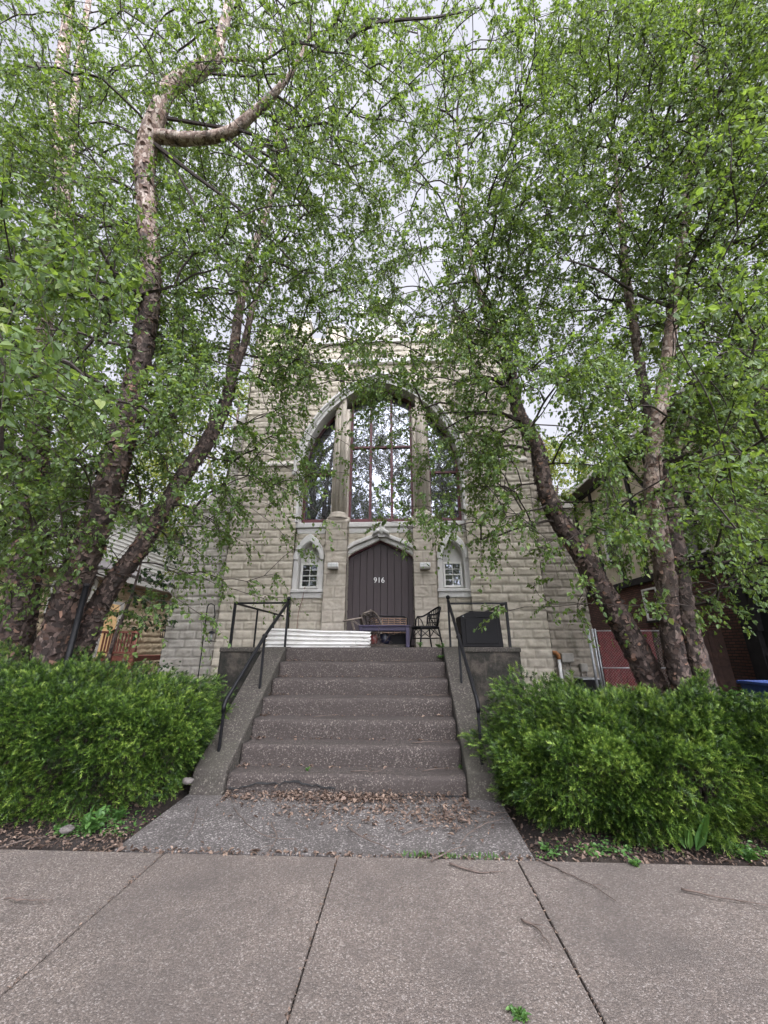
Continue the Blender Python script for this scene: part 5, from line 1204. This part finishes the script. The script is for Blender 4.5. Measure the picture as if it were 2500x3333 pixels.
# ------------------------------------------------------------------ yew shrubs
def yew(lab, cx, cy, hx, hy, z0, z1, n, seed, under=.62):
    T = thing('yew_shrub', lab, 'shrub', (cx, cy, z0), 'clipped yew shrubs beside the steps')
    # a broad mound, wider above than at the ground: part of the sprays on the flat top, part on the flanks
    u = rng.uniform(0, 2*np.pi, n); u = np.where(rng.random(n) < .35, -np.pi/2+rng.normal(0, .75, n), u); top = rng.random(n) < .36
    q = lambda v, e: np.sign(v)*np.abs(v)**e
    cu, su = q(np.cos(u), .82), q(np.sin(u), .82); hgt = rng.random(n)**.85
    flank = np.where(hgt > .55, (1-np.clip((hgt-.55)/.45, 0, 1)**2.6*.45), under+(1-under)*(hgt/.55)**.8)
    rad = np.where(top, np.sqrt(rng.random(n))*.97, flank)
    zz = np.where(top, z0+(z1-z0)*(1-.42*rad**4), z0+(z1-z0)*(hgt*.93))
    P = np.stack([cx+hx*rad*cu, cy+hy*rad*su, zz], -1)
    out = nrm(np.stack([cu/hx, su/hy, np.zeros(n)], -1)); upn = np.where(top, 1-.6*rad**3, .15+.35*hgt)
    Nn = nrm(out*(1-upn[:, None]*.8)+np.array([0, 0, 1.])*upn[:, None])
    lump = fbm(P*1.5+seed, 3)*.55+fbm(P*5+seed, 2)*.42; P = P+Nn*lump[:, None]-Nn*(rng.random((n, 1))**2.2*.26)
    gz = ground_z(P[:, 0], P[:, 1]); keep = (P[:, 2] > gz+.04) & (P[:, 1] > 3.70)
    inst = (P[:, 0] > -2.40) & (P[:, 0] < 1.04) & (P[:, 1] > 4.8) & (P[:, 2] < .38+(P[:, 1]-4.9)*.66)
    keep &= ~inst; P, Nn, top = P[keep], Nn[keep], top[keep]; n = len(P)
    D = nrm(Nn*1.0+np.array([0, 0, .10])+rng.normal(size=(n, 3))*.38); L = rng.uniform(.045, .105, n)
    b = nrm(np.cross(D, np.array([0, 0, 1.])+rng.normal(size=(n, 3))*.7)); K = 16
    sp_tone = np.clip(rng.normal(.45, .19, n)+.3*fbm(P*2.6+seed*2, 2), 0, 1)
    t = np.linspace(.06, 1, K)[None, :, None]; side = np.where(np.arange(K) % 2 == 0, 1, -1)[None, :, None]
    droop = np.array([0, 0, -1.])*(L[:, None, None]*.25*t*t)
    nb_ = P[:, None]+D[:, None]*L[:, None, None]*t+droop
    cc = np.cross(D, b); ga = (np.arange(K)*2.4)[None, :, None]+rng.uniform(0, 6.28, (n, 1, 1)); sq = rng.uniform(.35, 1.0, (n, 1, 1))
    nd = nrm((b[:, None]*np.cos(ga)+cc[:, None]*np.sin(ga)*sq)*(1.1-.45*t)+D[:, None]*(.35+.65*t)+rng.normal(size=(n, K, 3))*.12)
    nl2 = (.031*(1-.4*np.abs(t-.45)))*rng.uniform(.8, 1.2, (n, K, 1)); wv = nrm(np.cross(nd, nrm(np.cross(D, b))[:, None]))*.0034
    V = np.stack([nb_-wv, nb_+wv, nb_+nd*nl2], 2).reshape(-1, 3)
    Q = np.arange(n*K*3).reshape(-1, 3)
    tone = np.repeat(np.clip(sp_tone[:, None]+(.36*(np.linspace(0, 1, K)-.5))[None]+rng.normal(0, .06, (n, K)), 0, 1).ravel(), 3)
    npobj('foliage', V, Q, M['yew'], T, attrs={'tone': tone})
    m = 110; a = rng.uniform(0, 6.28, m); e = np.stack([cx+hx*.75*np.cos(a)*rng.uniform(.2, 1, m), cy+hy*.7*np.sin(a)*rng.uniform(.2, 1, m), z0+(z1-z0)*rng.uniform(.3, .85, m)], -1)
    s0 = np.stack([cx+hx*.3*np.cos(a), cy+hy*.3*np.sin(a), np.full(m, z0-.05)], -1); tt = np.linspace(0, 1, 6)[None, :, None]
    path = s0[:, None]*(1-tt)+e[:, None]*tt+np.array([0, 0, .1])*np.sin(tt*3.14)+rng.normal(size=(m, 6, 3))*.02
    V, Q = batch_tubes(path, np.linspace(.014, .004, 6)[None].repeat(m, 0), 5); npobj('stem', V, Q, M['branch'], T, smooth=True)
yew('wide dark green yew mound left of the steps below the three birches', -4.60, 5.10, 2.50, 1.34, .05, 1.24, 46000, 3.1, .82)
yew('broad bright yew mound right of the steps under the utility boxes', 2.62, 4.90, 1.72, 1.20, .02, .99, 38000, 8.7, .86)
yew('yew mound at the far right in front of the blue bin', 5.45, 4.85, 1.45, 1.10, .05, .60, 18000, 14.2, .8)

# ------------------------------------------------------------------ litter, weeds, twigs
def scatter_leaves(name, pts, sizes, mat, lab, cat, flat=.75):
    n = len(pts); d = rdir(n); d[:, 2] *= .35; nn = np.array([0, 0, 1.])+rng.normal(size=(n, 3))*(1-flat)
    V, Q = make_leaves(pts, d, nn, sizes, .32, .35, .25); o = npobj(name, V, Q, M[mat]); tag(o, lab, cat, kind='stuff'); return o
P_ = []
n = 1500; x = rng.normal(-.65, .66, n); y = 4.86-np.abs(rng.normal(0, .10, n)); P_.append(np.stack([np.clip(x, -1.9, .62), y, .03+.02*rng.random(n)+np.clip(.05-(4.86-y)*.25, 0, .05)*rng.random(n)], -1))
n = 380; P_.append(np.stack([rng.normal(-.45, .5, n), 4.6-np.abs(rng.normal(0, .22, n)), .034+.012*rng.random(n)], -1))
n = 320; P_.append(np.stack([rng.normal(.42, .18, n), rng.normal(4.42, .16, n), .03+.01*rng.random(n)], -1))
n = 330; P_.append(np.stack([rng.uniform(-2.3, 1.1, n), 3.72+rng.normal(0, .022, n), .004+.01*rng.random(n)], -1))
for jx in js:
    if -4 < jx < 4:
        n = 120; P_.append(np.stack([jx+rng.normal(0, .008, n), rng.uniform(1.6, 3.7, n), -.004+.012*rng.random(n)], -1))
for i in range(NS-1):
    n = 46; P_.append(np.stack([rng.uniform(SX0+.03, SX1-.03, n), Y0+(i+1)*TR-.015-np.abs(rng.normal(0, .035, n)), np.full(n, (i+1)*RS+.008)+.012*rng.random(n)], -1))
    n = 16; P_.append(np.stack([rng.normal(SX0+.08, .05, n), Y0+(i+1)*TR-.03-np.abs(rng.normal(0, .05, n)), np.full(n, (i+1)*RS+.01)+.02*rng.random(n)], -1))
n = 40; P_.append(np.stack([rng.uniform(-2.3, 1, n), rng.uniform(3.8, 4.8, n), np.full(n, .035)], -1))
n = 26; P_.append(np.stack([rng.uniform(-3, 3, n), rng.uniform(2.2, 3.7, n), np.full(n, .008)], -1))
P_ = np.vstack(P_); scatter_leaves('leaf_litter', P_, np.clip(rng.lognormal(-3.55, .42, len(P_)), .012, .07)*np.where(P_[:, 1] < 3.69, .38, 1.0), 'dead_leaf', 'dry brown leaves drifted along the bottom step and the paving joints', 'leaf litter')
P_ = []
n = 9000; x = np.r_[rng.uniform(-6.5, -2.4, n//2), rng.uniform(1.02, 6.5, n//2)]; y = 3.74+np.abs(rng.normal(0, .55, n)); P_ = np.stack([x, y, ground_z(x, y)+.012+.02*rng.random(n)], -1)
P_ = P_[~((P_[:, 1] > 4.75) & (P_[:, 0] > -2.4) & (P_[:, 0] < 1.05))]
scatter_leaves('mulch_debris', P_, np.clip(rng.lognormal(-3.75, .45, len(P_)), .01, .055), 'dead_leaf', 'brown leaf fragments strewn on the dark soil under the yews', 'debris')
n = 2600; a_ = rng.random(n) < .55
x = np.where(a_, rng.normal(2.6, 1.0, n), rng.normal(-3.05, .42, n)); y = np.where(a_, 3.80+np.abs(rng.normal(0, .13, n)), 3.92+np.abs(rng.normal(0, .24, n)))
k_ = (fbm(np.stack([x*3, y*3, x*0], -1), 2) > .0) & (x > -8) & ((x > 1.05) | (x < -2.42)); P_ = np.stack([x, y, ground_z(x, y)+.02+.03*rng.random(n)], -1)[k_]
o = scatter_leaves('ground_cover', P_, rng.uniform(.015, .045, len(P_)), 'weed', 'tiny green weeds creeping along the edge of both beds', 'weeds', .55)
# sprouting moss and grass in the joint
n = 110; x = rng.choice([.35, .62, .1], n)+rng.normal(0, .07, n); P_ = np.stack([x, 3.72+rng.normal(0, .015, n), np.full(n, .0)], -1)
d = rdir(n)*.6+np.array([0, 0, 1.]); V, Q = make_leaves(P_, d, rdir(n), rng.uniform(.02, .05, n), .12, .1, .2); o = npobj('joint_grass', V, Q, M['weed']); tag(o, 'small green sprouts in the joint between path and pavement', 'weeds', kind='stuff')

def weed(lab, x, y, z, h, nst, nlf, ls, wr=.36, group='weeds in the beds and paving', spread=.5, mat='weed', cat='weed', name='weed'):
    T = thing(name, lab, cat, (x, y, z), group); a = rng.uniform(0, 6.28, nst); lean = np.stack([np.cos(a)*spread, np.sin(a)*spread, np.ones(nst)], -1)*np.array([1, 1, 1.]); lean = nrm(lean)
    L = h*rng.uniform(.5, 1.1, (nst, 1)); tt = np.linspace(0, 1, 5)[None, :, None]; base = np.array([x, y, z])
    path = base+lean[:, None]*L[:, None]*tt+np.array([0, 0, -1.])*L[:, None]*.25*tt**2*spread
    V, Q = batch_tubes(path, np.linspace(.004, .0015, 5)[None].repeat(nst, 0), 4); npobj('stem', V, Q, M[mat], T)
    t = rng.uniform(.25, 1, (nst, nlf, 1)); b = base+lean[:, None]*L[:, None]*t+np.array([0, 0, -1.])*L[:, None]*.25*t**2*spread
    ld = nrm(lean[:, None]*.3+rng.normal(size=b.shape)*np.array([1, 1, .4])*.8+np.array([0, 0, .15])); nn = np.array([0, 0, 1.])+rng.normal(size=b.shape)*.35
    V, Q = make_leaves(b.reshape(-1, 3), ld.reshape(-1, 3), nn.reshape(-1, 3), ls*rng.uniform(.6, 1.25, nst*nlf), wr, .15, .2); npobj('foliage', V, Q, M[mat], T)
p = PZ(1690, 3315, 0.0); weed('small tuft of green weed in the pavement at the bottom edge', p[0], p[1], .0, .05, 14, 7, .022, spread=1.2)
p = PZ(2250, 2760, .03); 
T = thing('broadleaf_plant', 'tall weed with long grey-green lance leaves under the right yew', 'plant', (p[0], p[1]+.0, .03))
n = 11; a = rng.uniform(0, 6.28, n); d = np.stack([np.cos(a)*.55, np.sin(a)*.4, np.ones(n)], -1); V, Q = make_leaves(np.array([p[0], p[1], .02])+rng.normal(size=(n, 3))*np.array([.05, .03, 0]), d, rdir(n)+np.array([0, -1, .4]), rng.uniform(.16, .34, n), .13, .3, .25); npobj('foliage', V, Q, M['weed'], T)
for i, (x, y, h, ns, nl3, ls, lab) in enumerate(((300, 2690, .22, 26, 9, .055, 'leafy green weed clump at the front of the left yew'), (390, 2650, .14, 16, 8, .04, 'low weed clump right beside the large one at the left yew'), (2060, 2790, .08, 8, 6, .035, 'tiny weed sprout at the pavement edge below the right yew'), (2330, 2740, .16, 14, 8, .05, 'bushy weed right of the lance leaved plant'), (2430, 2770, .12, 12, 7, .045, 'weed clump at the right edge of the bed'), (1770, 2720, .07, 8, 6, .03, 'small weed at the left foot of the right yew'), (2380, 2640, .2, 16, 8, .05, 'grey-green weed under the far right yew'))):
    p = PZ(x, y, .05); weed(lab, p[0], p[1], float(ground_z(p[0], p[1]))+.0, h, ns, nl3, ls)
p = PY(1434, 2118, 6.83); weed('little climbing weed at the top right corner of the steps', p[0], 6.86, LZ-.02, .13, 9, 7, .05, spread=.8)
T_ = weed('pale green weed hanging down the top riser beside the right cheek wall', p[0], 6.76, LZ-.16, .12, 8, 7, .045, spread=1.3)
p = PY(1368, 2095, 7.3); weed('pale weed under the upright rattan chair', p[0], 7.3, LZ, .12, 8, 6, .045)
for (x, y, lab) in ((1000, 2510, 'tiny weed on the middle tread of the steps'), (1497, 2500, 'yellowish weed in the right corner of the lower tread')):
    p = PZ(x, y, RS*1); weed(lab, p[0], min(p[1], Y0+TR-.05), RS, .05, 5, 5, .025)
# leafy sucker behind the right yew and greenery at the brick house foot
p = PY(2380, 2260, 6.6); weed('leafy sapling sprouting behind the right yew near the blue bin', p[0], 6.6, .45, .75, 18, 11, .09, spread=.6, group=None, cat='sapling', name='sapling')
p = PY(2300, 2020, 8.0)
# evergreen shoot standing above the right yew
T = thing('conifer_seedling', 'young upright conifer shoot rising above the right yew by the utility boxes', 'conifer', (PY(1862, 2230, 6.0)[0], 6.0, .4))
px_ = WL[T.name][0]; zt = PY(1862, 2188, 6.0)[2]; n = 46
tz = rng.uniform(0, 1, n); a = rng.uniform(0, 6.28, n); o_ = np.stack([np.full(n, px_), np.full(n, 6.0), .75+(zt-.75)*tz], -1); D = nrm(np.stack([np.cos(a), np.sin(a), np.full(n, .75)], -1)); L = .05+.20*(1-tz); K = 18
t = np.linspace(.1, 1, K)[None, :, None]; b = nrm(np.cross(D, np.array([0, 0, 1.]))); side = np.where(np.arange(K) % 2 == 0, 1, -1)[None, :, None]
nb_ = o_[:, None]+D[:, None]*L[:, None, None]*t; nd = nrm(b[:, None]*side+D[:, None]*.8+rng.normal(size=(n, K, 3))*.12); wv = nrm(np.cross(nd, D[:, None]))*.0025
V = np.stack([nb_-wv, nb_+wv, nb_+nd*.022+wv, nb_+nd*.032], 2).reshape(-1, 3); npobj('foliage', V, np.arange(n*K*4).reshape(-1, 4), M['yew'], T, attrs={'tone': rng.uniform(.45, .9, n*K*4)})
MB().tube([(px_, 6, .35), (px_, 6, zt)], [.012, .004], 6).build('stem', M['twig'], T)

# fallen twigs (px, py) polylines on the paving
def gz2(p): return .012 if p[1] < 3.72 else .04
TW_ = [([(760, 2640), (800, 2690), (870, 2735), (960, 2745)], 'forked thin twig on the path below the heap of leaves'), ([(1130, 2705), (1180, 2740), (1250, 2770), (1300, 2785)], 'longest dark twig lying across the middle of the path'),
       ([(1310, 2730), (1370, 2705), (1440, 2690)], 'short twig on the right half of the path'), ([(1500, 2760), (1530, 2720), (1590, 2690), (1650, 2680)], 'curved twig near the right edge of the path'),
       ([(1400, 2800), (1480, 2775), (1520, 2768)], 'thick twig end lying on the paving joint'), ([(1460, 2810), (1560, 2835), (1640, 2830)], 'pale bent twig on the pavement right of the middle joint'),
       ([(1740, 2790), (1830, 2830), (1930, 2880), (2000, 2930)], 'long thin twig slanting over the right pavement slab'), ([(2210, 2890), (2330, 2920), (2500, 2945)], 'straight dark twig on the pavement at the far right edge'),
       ([(640, 2640), (625, 2700), (600, 2740)], 'small twig near the left edge of the path'), ([(20, 2920), (90, 2930), (170, 2925)], 'short twig on the pavement at the far left'),
       ([(880, 2690), (900, 2740), (860, 2790)], 'curled twig crossing the path below the forked one'), ([(1700, 2990), (1750, 3020), (1800, 3090)], 'faint twig on the pavement beside the right joint'),
       ([(0, 2755), (80, 2748), (150, 2735)], 'pale twig along the left bed edge'), ([(1540, 2640), (1600, 2655), (1660, 2655)], 'thin twig at the foot of the right cheek wall')]
for pts, lab in TW_:
    W_ = []
    for (x, y) in pts: p = PZ(x, y, .02); p[2] = gz2(p)+rng.uniform(0, .012); W_.append(p)
    c = crom(W_, 5); c[:, :2] += rng.normal(size=(len(c), 2))*.004; r0 = rng.uniform(.004, .008); m = MB().tube(c, list(np.linspace(r0, .002, len(c))), 6)
    for k in (len(c)//3, 2*len(c)//3):
        t_ = c[min(k+1, len(c)-1)]-c[k]; e = np.array([-t_[1], t_[0], 0])*random.choice([-1, 1]); e = nrm(e+t_)*rng.uniform(.05, .14); m.tube([c[k], c[k]+e*.5+np.array([0, 0, .01]), c[k]+e], [.003, .002, .0012], 5)
    tag(m.build('fallen_twig', M['twig'], loc=tuple(c[0])), lab, 'twig', 'twigs fallen on the paving')
TS = [(5, -.2, .5, 'bent twig on the sixth tread'), (4, .25, .6, 'long pale twig leaning on the fifth riser'), (3, .3, .55, 'thin twig along the fourth tread'), (1, .1, .6, 'dark twig on the second tread toward the right'), (0, .2, .45, 'twig on the lowest tread near the right end'), (0, -.6, .4, 'twig on the lowest tread near its middle'), (2, -1.2, .35, 'short twig on the third tread at the left'), (6, -.9, .7, 'dry vine strand along the landing edge')]
for (i, x, L, lab) in TS:
    z = (i+1)*RS+.012; y = Y0+i*TR+rng.uniform(.08, .2); c = np.array([[x, y, z], [x+L*.4, y+rng.uniform(-.05, .05), z+.02], [x+L*.7, y+rng.uniform(-.04, .06), z+.01], [x+L, y+.03, z+.03]]); c = crom(c, 4)
    m = MB().tube(c, list(np.linspace(.005, .0018, len(c))), 5); k = len(c)//2; m.tube([c[k], c[k]+np.array([.06, -.05, .03]), c[k]+np.array([.13, -.07, .02])], [.003, .002, .001], 5)
    tag(m.build('fallen_twig', M['twig'], loc=tuple(c[0])), lab, 'twig', 'twigs fallen on the steps')
# brush heap of dry stems by the pots
m = MB()
for i in range(26):
    b = np.array([PY(1215, 2080, 7.1)[0], 7.1, LZ+.02])+rng.normal(size=3)*np.array([.16, .05, .01]); d = nrm(rng.normal(size=3)+np.array([0, -.2, .6])); L = rng.uniform(.15, .42); b[2] = max(b[2], LZ+.006)
    e = b+d*L; e[2] = max(e[2], LZ+.02); m.tube([b, (b+e)/2+rng.normal(size=3)*.03, e], [.004, .003, .0015], 5)
tag(m.build('dry_brush', M['twig'], loc=(PY(1215, 2080, 7.1)[0], 7.1, LZ)), 'tangle of dry stems at the right end of the corrugated sheet', 'brush')
# stones in the beds
for (x, y, z, r, lab) in ((612, 2545, .22, .05, 'pale pointed stone against the left cheek wall'), (215, 2705, .03, .05, 'flat pinkish stone in the left bed under the yew')):
    p = PZ(x, y, z); import bmesh
    bm = bmesh.new(); bmesh.ops.create_icosphere(bm, subdivisions=3, radius=1); me = bpy.data.meshes.new('stone')
    for v in bm.verts: n_ = fbm(np.array([[*v.co]])*1.3+x, 3)[0]; v.co = v.co*(1+.35*n_); v.co.x *= r*1.2; v.co.y *= r*.8; v.co.z *= r*.62
    bm.to_mesh(me); bm.free(); o = link('stone', me, M['rock']); o.location = (p[0], p[1], z+r*.2); tag(o, lab, 'stone', 'loose stones in the beds')
# low ivy bush under the birches, left
n = 900; x = rng.uniform(-6.2, -4.0, n); y = rng.uniform(6.6, 7.6, n); P_ = np.stack([x, y, .55+rng.random(n)*.75], -1); V, Q = make_leaves(P_, rdir(n)+np.array([0, -.3, .1]), rdir(n)+np.array([0, -.4, .6]), rng.uniform(.03, .07, n)); 
T = thing('low_shrub', 'low dark green shrub behind the yew beneath the deck', 'shrub', (-5.1, 7.1, .4)); npobj('foliage', V, Q, M['leaf_dark'], T)
p0_ = np.stack([rng.uniform(-5.9, -4.3, 40), rng.uniform(6.8, 7.4, 40), np.full(40, .35)], -1); p1_ = p0_+np.stack([rng.normal(0, .2, 40), rng.normal(0, .15, 40), rng.uniform(.4, .9, 40)], -1); tt = np.linspace(0, 1, 4)[None, :, None]
V, Q = batch_tubes(p0_[:, None]*(1-tt)+p1_[:, None]*tt, np.full((40, 4), .005), 4); npobj('stem', V, Q, M['twig'], T)
